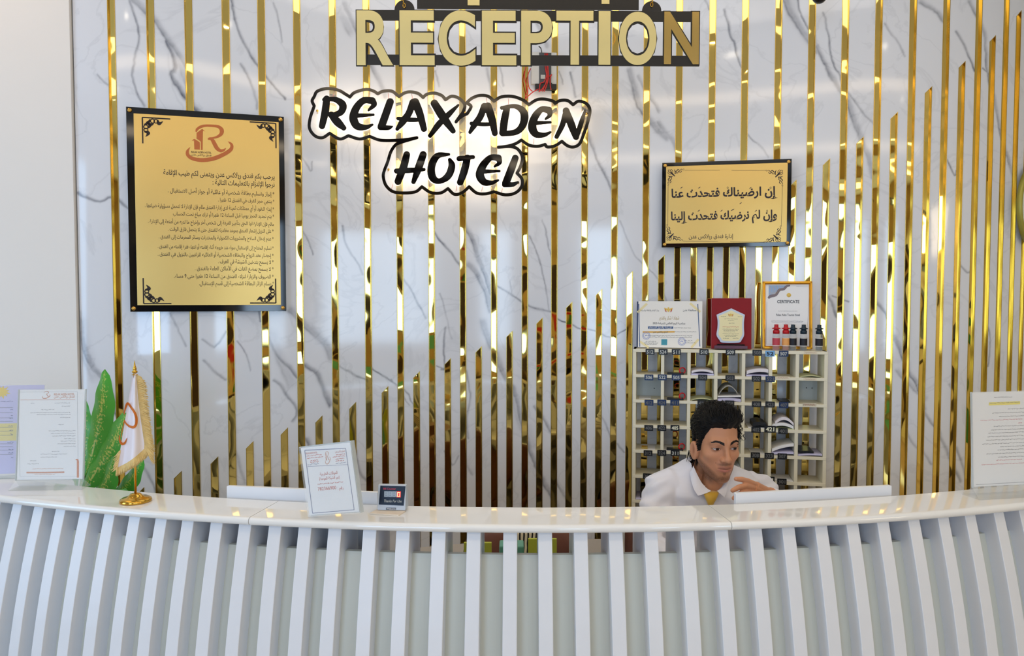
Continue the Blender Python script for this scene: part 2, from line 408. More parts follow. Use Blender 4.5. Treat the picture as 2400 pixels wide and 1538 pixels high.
VEINS = [  # (points in photo pixels, width px, strength)
 ([(300,0),(313,40),(328,87),(318,150),(317,187),(340,247)],4,.5),([(308,0),(347,37),(367,50),(385,75),(410,110),(440,165)],9,.55),
 ([(397,97),(408,160),(400,175),(420,205),(440,235),(462,258)],8,.7),([(408,130),(425,160),(440,190)],14,.3),([(545,0),(555,50),(580,105),(600,150),(640,200),(668,232)],5,.55),
 ([(640,10),(655,60),(665,100)],3,.35),([(565,150),(585,190),(600,255)],5,.4),([(228,175),(240,190),(255,200)],3,.4),
 ([(183,455),(200,465),(235,475),(262,462),(300,485)],5,.7),([(185,740),(195,790),(215,850),(245,890),(262,920),(280,975)],11,.65),([(190,760),(205,830),(225,880)],22,.3),
 ([(632,790),(650,830),(680,870),(692,885)],7,.6),([(640,780),(660,850),(680,900)],18,.28),([(680,725),(710,752),(735,775),(770,810),(780,840)],14,.5),([(715,860),(740,880),(760,920),(772,950)],9,.7),
 ([(640,890),(665,910),(700,960),(690,990)],6,.5),([(480,845),(500,870),(530,888)],5,.55),([(475,795),(500,812),(525,780)],4,.4),([(552,800),(575,830),(585,865)],3,.4),
 ([(600,680),(612,750)],3,.5),([(400,735),(430,790),(440,810)],3,.35),([(690,515),(720,560),(735,600)],3,.35),([(330,1085),(350,1120),(370,1160)],5,.5),
 ([(545,1040),(560,1070),(575,1130)],6,.4),([(720,1030),(735,1070),(758,1110)],7,.6),([(830,1060),(845,1110),(860,1128)],6,.6),
 ([(1090,525),(1110,568),(1122,610),(1140,650),(1150,690)],11,.65),([(1095,620),(1120,650),(1140,690),(1150,725)],12,.6),([(1020,545),(1045,575),(1062,600),(1078,622)],5,.65),
 ([(1115,560),(1135,600),(1150,650)],22,.25),([(1135,755),(1140,780),(1152,812)],15,.6),([(1165,830),(1180,870),(1187,888)],11,.6),([(1200,905),(1215,945),(1228,990),(1240,1040),(1252,1090),(1280,1140),(1302,1185)],9,.6),
 ([(1205,920),(1225,980),(1245,1040)],22,.25),([(1165,670),(1190,685),(1220,705),(1260,725),(1290,735)],4,.6),([(1305,750),(1350,770),(1390,775),(1430,790),(1470,765)],3,.6),([(1045,765),(1040,860),(1030,870)],4,.7),([(1020,860),(1040,872)],3,.6),
 ([(1240,550),(1260,600),(1275,660),(1285,735)],3,.35),([(1270,515),(1280,550),(1290,600)],3,.35),([(1095,870),(1105,920),(1095,990),(1100,1030)],5,.35),([(1030,690),(1045,740),(1060,790)],3,.3),
 ([(808,10),(825,50),(840,78),(870,150),(890,195),(905,225)],9,.5),([(800,30),(820,70)],16,.3),([(1140,160),(1148,190),(1156,222)],6,.5),([(1020,165),(1030,200)],4,.3),([(1262,55),(1272,80),(1285,110)],9,.5),([(1150,100),(1170,160),(1180,200)],4,.3),
 ([(1475,165),(1490,210),(1505,265),(1535,300),(1560,325)],13,.6),([(1500,180),(1520,220),(1545,260)],8,.4),([(1545,290),(1565,320),(1585,350)],10,.5),([(1335,170),(1345,205),(1352,230)],5,.45),([(1310,165),(1320,200)],3,.3),
 ([(1380,310),(1400,370),(1425,425),(1445,482)],6,.5),([(1545,640),(1560,690),(1575,740)],3,.4),([(1455,520),(1470,560),(1490,600),(1545,655)],3,.35),
 ([(1700,20),(1715,70),(1730,130),(1742,160)],5,.5),([(1655,0),(1662,20)],4,.4),([(1838,0),(1870,60),(1900,100),(1915,120)],13,.55),([(1870,0),(1880,40),(1895,70)],4,.55),([(1915,110),(1945,170),(1970,210),(1990,235)],8,.6),([(1930,30),(1937,70),(1950,130),(1965,170),(1972,195)],4,.6),([(1988,230),(2005,290),(2015,325),(2035,365),(2045,410)],11,.55),([(1990,220),(2020,255),(2048,290)],4,.4),
 ([(1750,310),(1765,325),(1790,345),(1805,365)],3,.45),([(2075,55),(2100,90),(2120,130)],4,.35),([(2155,0),(2185,18),(2215,50)],8,.5),([(2240,75),(2262,110),(2285,165)],5,.65),([(2275,0),(2295,45),(2310,90),(2318,180),(2330,230),(2345,310),(2372,410)],8,.5),([(2305,160),(2330,190)],4,.5),([(2218,380),(2235,412),(2238,400)],3,.6),
 ([(1940,690),(1953,720),(1960,740)],6,.6),([(1950,690),(1990,705)],3,.6),([(2048,697),(2075,735),(2090,758)],6,.6),([(2090,785),(2110,820),(2130,860),(2152,905),(2165,955)],9,.6),([(2110,870),(2140,905),(2170,930)],10,.35),([(2165,965),(2190,1000),(2205,1030),(2225,1075),(2250,1125)],7,.55),([(2120,1000),(2140,1040),(2160,1060),(2180,1090)],5,.35),([(2245,1050),(2262,1110),(2285,1160)],6,.5),([(2250,620),(2270,640),(2285,635)],4,.4),([(2310,740),(2320,800),(2315,860)],4,.45),([(2225,900),(2240,930)],4,.4),
 ([(870,855),(895,875),(920,895),(960,925),(985,990)],3,.5),([(800,862),(840,880),(870,890)],4,.45),([(945,655),(970,690),(1000,745)],4,.4),([(1200,690),(1195,660)],2,.3),([(920,890),(960,950)],3,.35),([(1400,960),(1420,1000),(1440,1040)],4,.4),([(1255,950),(1280,990),(1290,1010)],7,.45),([(1300,1130),(1330,1180)],6,.5),([(1450,1040),(1462,1060)],4,.5),([(1040,1060),(1060,1090),(1075,1070)],4,.4),([(1085,1070),(1110,1110)],5,.3),([(800,530),(815,580),(850,640)],4,.4),([(705,365),(730,400),(735,385)],3,.3)]
_vs = []
for pts, wd, st in VEINS:
    q = [wall_s(x, y) for x, y in smooth_line(pts, 3)]
    for a, b in zip(q[:-1], q[1:]): _vs.append((a, b, wd/545.0, st))
_TB = np.random.RandomState(5).rand(7, 256, 256)
def vnoise(x, y, k):
    i = np.floor(x).astype(int); j = np.floor(y).astype(int); u = x-i; v = y-j; u = u*u*(3-2*u); v = v*v*(3-2*v); T = _TB[k]
    a = T[i & 255, j & 255]; b = T[(i+1) & 255, j & 255]; c = T[i & 255, (j+1) & 255]; d = T[(i+1) & 255, (j+1) & 255]
    return (a*(1-u)+b*u)*(1-v) + (c*(1-u)+d*u)*v
def vein_values(S, Z):
    S2 = S + 0.016*(vnoise(S*9, Z*9, 1)-.5) + 0.008*(vnoise(S*24, Z*24, 2)-.5) + 0.003*(vnoise(S*70, Z*70, 3)-.5)
    Z2 = Z + 0.016*(vnoise(S*9, Z*9, 4)-.5) + 0.008*(vnoise(S*24, Z*24, 5)-.5) + 0.003*(vnoise(S*70, Z*70, 6)-.5)
    val = np.zeros(S.shape)
    for (s0,z0),(s1,z1),w,st in _vs:
        ok = (S2 > min(s0,s1)-4*w) & (S2 < max(s0,s1)+4*w) & (Z2 > min(z0,z1)-4*w) & (Z2 < max(z0,z1)+4*w)
        if not ok.any(): continue
        dx, dz = s1-s0, z1-z0; t = np.clip(((S2[ok]-s0)*dx + (Z2[ok]-z0)*dz)/(dx*dx+dz*dz+1e-12), 0, 1)
        ex, ez = S2[ok]-s0-t*dx, Z2[ok]-z0-t*dz; hw = w*0.62; d = np.hypot(ex, ez)/hw
        sd = (ex*dz - ez*dx)/math.hypot(dx, dz)/hw
        brk = vnoise(S2[ok]*11, Z2[ok]*11, 0)
        edge = 1.25*st*(0.60*np.exp(-d**2) + 0.95*(d < 2.2)*np.exp(-((sd-0.75)/max(0.30, 0.0046/hw))**2)*np.clip(1.6-d, 0, 1)*brk)
        val[ok] = np.maximum(val[ok], edge)
    return np.clip(val, 0, 1)

def marble_material():
    m = bpy.data.materials.new('white_marble'); m.use_nodes = True; nt = m.node_tree; b = nt.nodes['Principled BSDF']
    b.inputs['Roughness'].default_value = 0.075; b.inputs['Specular IOR Level'].default_value = 0.55
    at_ = nt.nodes.new('ShaderNodeAttribute'); at_.attribute_name = 'vein'
    uv = nt.nodes.new('ShaderNodeUVMap')
    n1 = nt.nodes.new('ShaderNodeTexNoise'); n1.inputs['Scale'].default_value = 26; n1.inputs['Detail'].default_value = 5; n1.inputs['Roughness'].default_value = 0.65
    n2 = nt.nodes.new('ShaderNodeTexNoise'); n2.inputs['Scale'].default_value = 2.6; n2.inputs['Detail'].default_value = 6; n2.inputs['Distortion'].default_value = 1.4
    for n in (n1, n2): nt.links.new(uv.outputs['UV'], n.inputs['Vector'])
    r1 = nt.nodes.new('ShaderNodeMapRange'); r1.inputs[1].default_value = 0.3; r1.inputs[2].default_value = 0.7; r1.inputs[3].default_value = 0.75; r1.inputs[4].default_value = 1.15
    nt.links.new(n1.outputs['Fac'], r1.inputs[0])
    mul = nt.nodes.new('ShaderNodeMath'); mul.operation = 'MULTIPLY'
    nt.links.new(at_.outputs['Fac'], mul.inputs[0]); nt.links.new(r1.outputs[0], mul.inputs[1])
    # faint hairlines from the noise's mid level
    sub = nt.nodes.new('ShaderNodeMath'); sub.operation = 'SUBTRACT'; sub.inputs[1].default_value = 0.5; nt.links.new(n2.outputs['Fac'], sub.inputs[0])
    ab = nt.nodes.new('ShaderNodeMath'); ab.operation = 'ABSOLUTE'; nt.links.new(sub.outputs[0], ab.inputs[0])
    r2 = nt.nodes.new('ShaderNodeMapRange'); r2.inputs[1].default_value = 0.0; r2.inputs[2].default_value = 0.02; r2.inputs[3].default_value = 0.10; r2.inputs[4].default_value = 0.0
    nt.links.new(ab.outputs[0], r2.inputs[0])
    add = nt.nodes.new('ShaderNodeMath'); add.operation = 'ADD'; add.use_clamp = True
    nt.links.new(mul.outputs[0], add.inputs[0]); nt.links.new(r2.outputs[0], add.inputs[1])
    mx = nt.nodes.new('ShaderNodeMix'); mx.data_type = 'RGBA'
    mx.inputs[6].default_value = lin((226, 227, 233)) + (1,); mx.inputs[7].default_value = lin((88, 92, 108)) + (1,)
    nt.links.new(add.outputs[0], mx.inputs[0]); nt.links.new(mx.outputs[2], b.inputs['Base Color'])
    return m
M['marble'] = marble_material()

def build_marble():
    V = []; Fc = []; SZ = []; cnt = [0]
    def patch(s0, s1, zlo, zhi):
        ns = max(1, int((s1-s0)/0.0035)); ss = np.linspace(s0, s1, ns+1)
        lo = np.array([zlo(s) for s in ss]); nz = max(2, int((zhi-lo.min())/0.0036)); o = cnt[0]
        x = np.interp(ss, WC[:,0], WC[:,1]); y = np.interp(ss, WC[:,0], WC[:,2])
        Z = lo[:, None] + (zhi-lo)[:, None]*np.linspace(0, 1, nz+1)[None, :]
        V.append(np.stack([np.broadcast_to(x[:, None], Z.shape), np.broadcast_to(y[:, None], Z.shape), Z], -1).reshape(-1, 3))
        SZ.append(np.stack([np.broadcast_to(ss[:, None], Z.shape), Z], -1).reshape(-1, 2)); cnt[0] += Z.size
        a = (o + np.arange(ns)[:, None]*(nz+1) + np.arange(nz)[None, :]).ravel()
        Fc.append(np.stack([a, a+nz+1, a+nz+2, a+1], -1))
    zero = lambda s: 0.55
    patch(-2.34, long_s[0]-HW, zero, WALL_TOP)
    for i, (sm, zt) in enumerate(short):
        a, b = long_s[i]+HW, long_s[i+1]-HW
        patch(a, sm-HW, zero, WALL_TOP); patch(sm+HW, b, zero, WALL_TOP)
        patch(sm-HW, sm+HW, lambda s, sm=sm, zt=zt: zt - (sm+HW-s), WALL_TOP)
    patch(long_s[-1]+HW, 2.15, zero, WALL_TOP)
    # dark cavity behind the channels and the plain foot of the wall
    V = np.concatenate(V); Fc = np.concatenate(Fc); SZ = np.concatenate(SZ)
    me = bpy.data.meshes.new('wall_back'); me.vertices.add(len(V)); me.vertices.foreach_set('co', V.astype(np.float32).ravel())
    me.loops.add(Fc.size); me.loops.foreach_set('vertex_index', Fc.astype(np.int32).ravel())
    me.polygons.add(len(Fc)); me.polygons.foreach_set('loop_start', np.arange(0, Fc.size, 4, dtype=np.int32)); me.update(calc_edges=True)
    me.polygons.foreach_set('use_smooth', [True]*len(Fc))
    val = vein_values(SZ[:,0], SZ[:,1])
    a = me.attributes.new('vein', 'FLOAT', 'POINT'); a.data.foreach_set('value', val.astype(np.float32))
    uv = me.uv_layers.new(name='UVMap'); li = np.zeros(len(me.loops), np.int32); me.loops.foreach_get('vertex_index', li)
    uv.data.foreach_set('uv', SZ[li].astype(np.float32).ravel())
    me.materials.append(M['marble'])
    o = bpy.data.objects.new('wall_back', me); COL.objects.link(o); struct(o)
    foot = MB()
    ss = np.linspace(-2.34, 2.15, 60)
    foot.grid([[wpt(s, 0.0, 0) for s in ss], [wpt(s, 0.55, 0) for s in ss]])
    foot.grid([[wpt(s, 0.0, -0.03) for s in ss], [wpt(s, WALL_TOP, -0.03) for s in ss]])
    foot.build('wall_rear_core', M['white_wall'], o, recalc=False)
build_marble()

def gold_strip(n, sm, ztop, slant):
    """one U-shaped gold channel let into the marble"""
    z0 = 0.55; zl = ztop - (2*HW if slant else 0); zr = ztop
    d = 0.0025
    mb = MB()
    zs = lambda u: zl + (zr-zl)*(u+HW)/(2*HW)
    nz = 2
    P = lambda u, z, off: wpt(sm+u, z, off)
    mb.add([P(-HW+d, z0, -DEEP), P(HW-d, z0, -DEEP), P(HW-d, zs(HW-d), -DEEP), P(-HW+d, zs(-HW+d), -DEEP)], [(0,1,2,3)])
    o = mb.build('trim_%d' % n, M['gold'], None, recalc=False); struct(o)
    lb = MB()
    for u0, u1 in ((-HW, -HW+d), (HW-d, HW)):
        lb.hexa([P(u0,z0,0.0015),P(u1,z0,0.0015),P(u1,z0,-DEEP),P(u0,z0,-DEEP),P(u0,zs(u0),0.0015),P(u1,zs(u1),0.0015),P(u1,zs(u1),-DEEP),P(u0,zs(u0),-DEEP)])
    if slant:
        lb.hexa([P(-HW,zl-d,0.0015),P(HW,zr-d,0.0015),P(HW,zr-d,-DEEP),P(-HW,zl-d,-DEEP),P(-HW,zl,0.0015),P(HW,zr,0.0015),P(HW,zr,-DEEP),P(-HW,zl,-DEEP)])
    lb.build('channel_edge', M['gold_lip'], o)
tn = 1
for s in long_s: gold_strip(tn, s, WALL_TOP, False); tn += 1
for s, zt in short: gold_strip(tn, s, min(zt, WALL_TOP-0.01), True); tn += 1

# white pier on the left, floor, ceiling and the lobby behind the camera
pe = at(178, 700, 2.874)
mb = MB(); mb.box((-4.5, 2.874, 0), (pe.x, 3.3, WALL_TOP)); struct(mb.build('wall_left', M['white_wall']))
mb = MB(); mb.box((-4.6, -4.6, -0.1), (4.6, 3.9, 0.0)); struct(mb.build('floor', M['floor']))
mb = MB(); mb.box((-4.6, -4.6, WALL_TOP), (4.6, 3.9, WALL_TOP+0.1)); struct(mb.build('ceiling', M['ceiling']))
# lobby shell behind the camera (only ever seen mirrored in the gold and the gloss)
def shell():
    w = MB()
    WN = ((-3.1,-1.3,.7,2.8),(.57,1.07,.92,2.68),(2.23,2.73,.92,2.68),(3.43,3.93,.92,2.68))
    xs = [-4.6] + [v for q in WN for v in q[:2]] + [4.6]
    for x0, x1 in zip(xs[::2], xs[1::2]): w.box((x0,-4.6,0),(x1,-4.5,3.3))
    for x0, x1, z0, z1 in WN: w.box((x0,-4.6,0),(x1,-4.5,z0)); w.box((x0,-4.6,z1),(x1,-4.5,3.3))
    struct(w.build('wall_front', M['lobby_wall']))
    w = MB()
    for y0, y1, z0, z1 in ((-4.6,-0.6,0,3.3),(1.0,2.84,0,3.3),(-0.6,1.0,0,0.6),(-0.6,1.0,2.8,3.3)):
        w.box((-4.6,y0,z0),(-4.5,y1,z1))
    struct(w.build('wall_west', M['lobby_wall']))
    w = MB(); w.box((4.5,-4.6,0),(4.6,3.9,3.3)); struct(w.build('wall_east', M['lobby_cream']))
    fr = MB()
    n = 1
    for x0, x1, z0, z1 in WN:
        fr = MB()
        for a, b, c, d in ((x0-.05,x0,z0,z1),(x1,x1+.05,z0,z1),(x0-.05,x1+.05,z0-.05,z0),(x0-.05,x1+.05,z1,z1+.05)): fr.box((a,-4.5,c),(b,-4.44,d))
        struct(fr.build('window_%d' % n, M['dark_wood'])); n += 1
    fr = MB()
    for a, b, c, d in ((-.6,-.54,.6,2.8),(.94,1.0,.6,2.8),(-.6,1.,.6,.66),(-.6,1.,2.74,2.8),(.17,.23,.6,2.8)):
        fr.box((-4.5,a,c),(-4.44,b,d))
    struct(fr.build('window_5', M['dark_wood']))
    d = MB(); d.box((-0.75,-4.5,0),(0.3,-4.46,2.3)); struct(d.build('door_1', M['dark_wood']))
    k = 90  # invented wall panels, added for the darks and colours the gold mirrors
    for m_, bx in (('dark_wood',((1.3,1.7,1.1,2.5),(2.85,3.25,.4,2.0),(-1.15,-.85,0,3.3),(4.05,4.4,.8,2.7),(1.8,2.1,0,1.6))),('dark_wood',((-4.5,-3.3,0,1.1),(1.15,2.2,.0,.42),(2.75,3.3,0,.3))),('mint_reflection_panel',((.35,.52,.02,.62),(3.45,3.95,.02,.55))),('red_reflection_panel',((1.25,1.75,.8,1.0),(2.8,3.1,2.15,2.3),(-.6,-.2,2.4,2.6))),('green_reflection_panel',((-3.9,-3.4,1.2,1.7),(1.5,1.75,.5,.78),(3.05,3.25,2.1,2.5)))):
        for x0, x1, z0, z1 in bx:
            q = MB(); q.box((x0,-4.5,z0),(x1,-4.47,z1)); struct(q.build('trim_%d' % k, M[m_])); k += 1
    for y0, y1, z0, z1, m_ in ((-4.2,-3.6,0,2.4,'dark_wood'),(-2.9,-2.5,.9,1.9,'dark_wood'),(-2.2,-2.0,0,3.0,'dark_wood'),(-.3,.1,0,2.2,'dark_wood'),(.6,.8,.5,1.4,'green_reflection_panel'),(1.0,1.3,1.5,2.1,'dark_wood'),(-3.4,-3.1,.7,1.1,'green_reflection_panel'),(1.6,1.75,.2,2.8,'dark_wood')):  # more invented panels, for the right-hand strips to mirror
        q = MB(); q.box((4.46,y0,z0),(4.5,y1,z1)); struct(q.build('trim_%d' % k, M[m_])); k += 1
def downlights():
    k = 130
    for x, y in ((-1.9,1.2),(-.6,1.35),(.75,1.35),(2.0,1.2),(-2.6,-.4),(2.7,-.2),(1.6,-2.6),(-1.2,-2.6)):
        q = MB(); q.lathe([(.034,0),(.046,-.004),(.05,.0)], (x,y,WALL_TOP-.001), 20); o = struct(q.build('trim_%d' % k, M['white_wall'], None, recalc=False))
        q = MB(); q.lathe([(0,-.0006),(.034,-.0006)], (x,y,WALL_TOP-.001), 20); q.build('lamp', M['downlight'], o, recalc=False); k += 1
shell(); downlights()
# ---------------------------------------------------------------- reception counter
CC = Vector((0.0854, 6.1194, 0.0)); CR = 4.331
def cpt(a, r, z):
    """point on the counter's arc: a in degrees from straight towards the viewer, r from the arc's centre"""
    t = math.radians(a); return Vector((CC.x + r*math.sin(t), CC.y - r*math.cos(t), z))
def c_ang(px, py, r, z=None):
    d = ray(px, py); m = Vector((d.x, d.y)).normalized(); oc = Vector((-CC.x, -CC.y))
    b = m.dot(oc); t = -b - math.sqrt(b*b - (oc.dot(oc) - r*r)); p = m*t
    return math.degrees(math.atan2(p.x - CC.x, -(p.y - CC.y)))
ZT = 1.10; TH = 0.020; DEPTH = 0.145
counter = thing('reception_counter', cpt(0, CR, 0), 'long curved white reception counter with upright slats and glossy cream top', 'counter')
SEAMS = [-26.0, c_ang(588, 1222, CR), c_ang(1711, 1232, CR), 25.0]
for a0, a1 in zip(SEAMS[:-1], SEAMS[1:]):
    mb = MB(); n = 40
    r = TH/2
    prof = [(CR-DEPTH, ZT), (CR-r-.003, ZT)] + [(CR-r + r*math.sin(math.radians(t)), ZT-r + r*math.cos(math.radians(t))) for t in (15, 40, 65, 90, 115, 140, 165)] + [(CR-r, ZT-TH), (CR-DEPTH, ZT-TH)]
    prof = [(rr + (0.012 if rr > CR-0.05 else 0), z) for rr, z in prof]
    rows = []
    for k in range(n+1):
        a = a0 + 0.012 + (a1-a0-0.024)*k/n
        rows.append([cpt(a, rr, z) for rr, z in prof])
    mb.grid(rows, True, True)
    mb.f.append(tuple(range(len(prof)))); mb.sm.append(False)
    o = len(prof)*n; mb.f.append(tuple(range(o, o+len(prof)))[::-1]); mb.sm.append(False)
    top = mb.build('countertop', M['counter_top'], counter)
    md = top.modifiers.new('split', 'EDGE_SPLIT'); md.split_angle = math.radians(40)

FIN_A = [-19.75,-18.68,-17.64,-16.53,-15.46,-14.4,-13.33,-12.28,-11.19,-10.14,-9.06,-8.01,-6.98,-5.8,-4.69,-3.51,-2.37,-1.19,-0.06,1.09,2.23,3.38,4.58,5.73,6.89,8.04,9.21,10.36,11.52,12.73,13.93,15.07,16.34,17.51]
FIN_A = [-24.0,-22.95,-21.9,-20.85] + FIN_A + [18.7,19.85,21.0,22.2,23.4]
def flare(z):
    """how far the belly of the counter swells outwards below the top"""
    d = 1.08 - z
    return 0.30*d - 0.185*d*d if d < 0.81 else 0.30*.81-.185*.81*.81
FZ = [1.0798, 1.03, .98, .92, .86, .8, .72, .62, .5, .38, .26, .14, .0]
for i, a in enumerate(FIN_A):
    mb = MB(); h = 0.017/CR*180/PI
    P = []
    for z in FZ:
        rf = CR - 0.012 + flare(z); rb = CR - DEPTH + (0.004 if z > 1.0 else 0.004)
        P.append([cpt(a-h, rf, z), cpt(a+h, rf, z), cpt(a+h*0.97, rb, z), cpt(a-h*0.97, rb, z)])
    mb.grid(P, False, True); mb.f.append((0,1,2,3)); mb.sm.append(False); o = 4*(len(FZ)-1); mb.f.append((o+3,o+2,o+1,o)); mb.sm.append(False)
    mb.build('slat', M['counter_white'], counter, bevel=0.0015)
mb = MB(); zz = [1.0125, 1.0, .95, .88, .8, .7, .58, .44, .3, .15, 0.0]
for off in (0.044, 0.058):
    mb.grid([[cpt(a, CR-0.012+flare(z)-off, z) for a in np.linspace(-24.8, 24.2, 110)] for z in zz], True)
mb.grid([[cpt(a, CR-0.012+flare(1.0125)-o, 1.0125) for a in np.linspace(-24.8, 24.2, 110)] for o in (0.044, 0.058)], False)
mb.build('front_panel', M['counter_panel'], counter)
mb = MB(); aa = np.linspace(-17.5, 21, 60)
mb.grid([[cpt(a, CR-DEPTH-0.006, 0.775) for a in aa], [cpt(a, CR-DEPTH-0.44, 0.775) for a in aa], [cpt(a, CR-DEPTH-0.44, 0.745) for a in aa], [cpt(a, CR-DEPTH-0.006, 0.745) for a in aa], [cpt(a, CR-DEPTH-0.006, 0.775) for a in aa]], False)
mb.build('work_surface', M['counter_white'], counter)

# white panels standing behind the counter top
def white_panel(x0, y0t, x1, y1t, label):
    r = CR-DEPTH-0.012
    A = cpt(c_ang(x0, y0t, r), r, 0); B = cpt(c_ang(x1, y1t, r), r, 0)
    zt = (at(x0, y0t, A.y).z + at(x1, y1t, B.y).z)/2; zb = 0.776
    fr = Frame((A.x, A.y, zb), (B.x-A.x, B.y-A.y, 0)); L = math.hypot(B.x-A.x, B.y-A.y); H = zt-zb
    t = thing('counter_screen', fr.p(L/2, 0, -0.01), label, 'screen')
    m = MB(); m.rbox(fr, 0, L, 0.006, H, -0.012, 0.0, 0.003); m.build('panel', M['screen_white'], t, bevel=0.0008)
    for u in (L*.2, L*.8):
        m = MB(); m.fbox(fr, u-.05, u+.05, 0.0, 0.006, -0.07, 0.0); m.fbox(fr, u-.006, u+.006, 0.006, 0.06, -0.03, -0.012); m.build('foot', M['screen_white'], t)
white_panel(531, 1136, 885, 1158, 'wide plain white panel along the counter back, behind the leaning notice')
white_panel(1725, 1155, 2090, 1140, 'wide plain white panel along the counter back, in front of the seated man')
# ---------------------------------------------------------------- printing helpers
def ptext(mb, fr, s, xl, xr, ybase, em, w, bold=0.0, ar=False, yr=None, keep=False):
    """text on a board from photo measurements: left/right pixel, baseline pixel and letter size in pixels"""
    vs, fs = text2d(arabic(s) if ar else s, bold)
    if not vs: return
    a = np.array(vs); x0, x1 = a[:,0].min(), a[:,0].max()
    u0, v0 = fr.hit(xl, ybase, w); u1, _ = fr.hit(xr, ybase if yr is None else yr, w)
    _, v1 = fr.hit(xl, ybase-10, w); sy = em*(v1-v0)/10; sx = (u1-u0)/(x1-x0)
    if keep: sx = sy
    mb.add([fr.p(u0 + (p[0]-x0)*sx, v0 + p[1]*sy, w) for p in vs], fs)
def zx(ox, oy, k):
    """measurements taken in an enlarged crop -> photo pixels"""
    return lambda x, y: (ox + x/k, oy + y/k)
def zline(mb, fr, z, pts, w, k, n=5, straight=False):
    pxline(mb, fr, [z(p[0], p[1]) + (p[2]/k,) for p in pts], w, n, straight)

M['copper_print'] = mat('copper_print', (188, 104, 52), 0.35, 0.3)
M['orange_print'] = mat('orange_print', (212, 118, 40), 0.6)
LOGO_R = [[(505,500,40),(530,420,75),(640,330,85),(800,280,75),(980,275,80),(1180,290,95),(1280,390,130),(1260,520,110),(1140,620,75),(1000,665,60),(910,690,85),(860,722,40)],
          [(940,680,60),(1010,760,120),(1070,880,125),(1140,1000,120),(1240,1060,100),(1340,1030,70),(1405,960,5)]]
LOGO_SWOOSH = [(315,990,5),(235,1130,85),(250,1260,110),(400,1360,120),(680,1390,130),(1000,1330,130),(1300,1190,125),(1540,1020,115),(1590,870,90),(1530,790,60),(1465,745,5)]
LOGO_BLD = [[(515,530),(690,390),(780,470),(710,450),(690,1070),(640,1070),(640,800),(515,715)],[(365,795),(440,720),(610,820),(610,1060),(440,1060),(435,775)]]
def logo(mb, fr, u0, v0, u1, v1, w, swoosh=True, bld=True):
    fx = lambda x: u0 + (x-185)/(1650-185)*(u1-u0)
    fy = lambda y: v1 - (y-235)/(1450-235)*(v1-v0)
    kx = (u1-u0)/(1650-185)
    for k, s in enumerate(LOGO_R + ([LOGO_SWOOSH] if swoosh else [])):
        ribbon(mb, fr, [(fx(x), fy(y), abs(q*kx)) for x, y, q in smooth_line(s, 6)], w + 0.00004*k)
    if bld:
        for s in LOGO_BLD: put(mb, fr, fill([[(fx(x), fy(y)) for x, y in s]]), w)

# ---------------------------------------------------------------- hanging RECEPTION sign
RY = 2.10
ra = at(836, 155, RY); rb = at(1638, 153, RY*1.006)
rf = Frame(ra, (rb.x-ra.x, rb.y-ra.y, 0))
sign = thing('hanging_sign', rf.p(0.48, 0, 0), 'hanging black sign with big gold RECEPTION letters on two chains', 'sign')
mb = MB()
def rbar(x0, y0, x1, y1, w0=-0.004, w1=0.0):
    a, b, c, d = box_uv(rf, x0, y0, x1, y1); mb.fbox(rf, a, c, b, d, w0, w1)
rbar(836, 22.5, 1636, 51); rbar(838, 127.5, 1639, 155)
rbar(977, -90, 1497, 23)
for cx, cy, r in ((948, 23, 23.5), (1527.5, 25, 22.5)):
    pts = [rf.hit(cx + r*math.cos(t), cy - r*math.sin(t)) for t in np.linspace(0, PI, 16)]
    mb.prism([rf.p(u, v, -0.004) for u, v in pts], [rf.p(u, v, 0.0) for u, v in pts])
GLY = [('R',836,25,922,154),('E',936.5,25,1019,154),('C',1028,25,1114.5,155),('E',1129.5,26,1210,154),('P',1221.5,26,1294,154),('T',1304,26,1390,152.7),('I',1403,27,1430,152.7),('O',1451,28,1537.5,153.5),('N',1556.5,28,1637,151.5)]
for ch, x0, y0, x1, y1 in GLY:      # black edge behind each letter
    a, b, c, d = box_uv(rf, x0-2.6, y0-2.8, x1+2.6, y1+2.4)
    vs, fs = fit_text(ch, a, b, c, d, 0.045)
    put(mb, rf, (vs, fs), 0.0004)
mb.build('board', M['black_board'], sign)
for ch, x0, y0, x1, y1 in GLY:
    a, b, c, d = box_uv(rf, x0, y0, x1, y1)
    vs, fs = text2d(ch, 0.022, 0.0, res=10); q = np.array(vs); mn, mx = q.min(0), q.max(0)
    m2 = MB()
    vs, fs = text2d(ch, 0.022, 0.2, res=10)
    m2.add([rf.p(a + (p[0]-mn[0])/(mx[0]-mn[0])*(c-a), b + (p[1]-mn[1])/(mx[1]-mn[1])*(d-b), 0.0008 + (p[2]+0.1)*0.012) for p in vs], fs)
    m2.build('letter', M['gold_letter_shaded'] if ch == 'N' else M['gold_letter'], sign, recalc=False)
for x0, x1, y1 in ((1096, 1124, 13.5), (1410, 1428, 10)):
    a, b, c, d = box_uv(rf, x0, -60, x1, y1); m2 = MB(); m2.fbox(rf, a, c, b, d, 0.0005, 0.003); m2.build('arabic_letter', M['gold_letter'], sign)
for cx, cy, lean in ((948, 16, -6), (1527, 14, 3)):
    m2 = MB(); u, v = rf.hit(cx, cy); k = 0
    vv = v + 0.003; px = rf.hit(1001, 0)[0] - rf.hit(1000, 0)[0]
    while rf.p(u, vv, 0).z < WALL_TOP - 0.004:
        cu = u + lean*px*min(1, (vv-v)/0.02)*0.7
        ring = []
        for t in np.linspace(0, 2*PI, 11):
            du, dv = 0.0032*math.cos(t), 0.0065*math.sin(t)
            ring.append(rf.p(cu + (du if k % 2 == 0 else 0.2*du), vv + dv, 0.002 + (0 if k % 2 == 0 else du)))
        m2.tube(ring, 0.0013, 5, False); vv += 0.0098; k += 1
    m2.build('chain', M['brass'], sign, recalc=False)

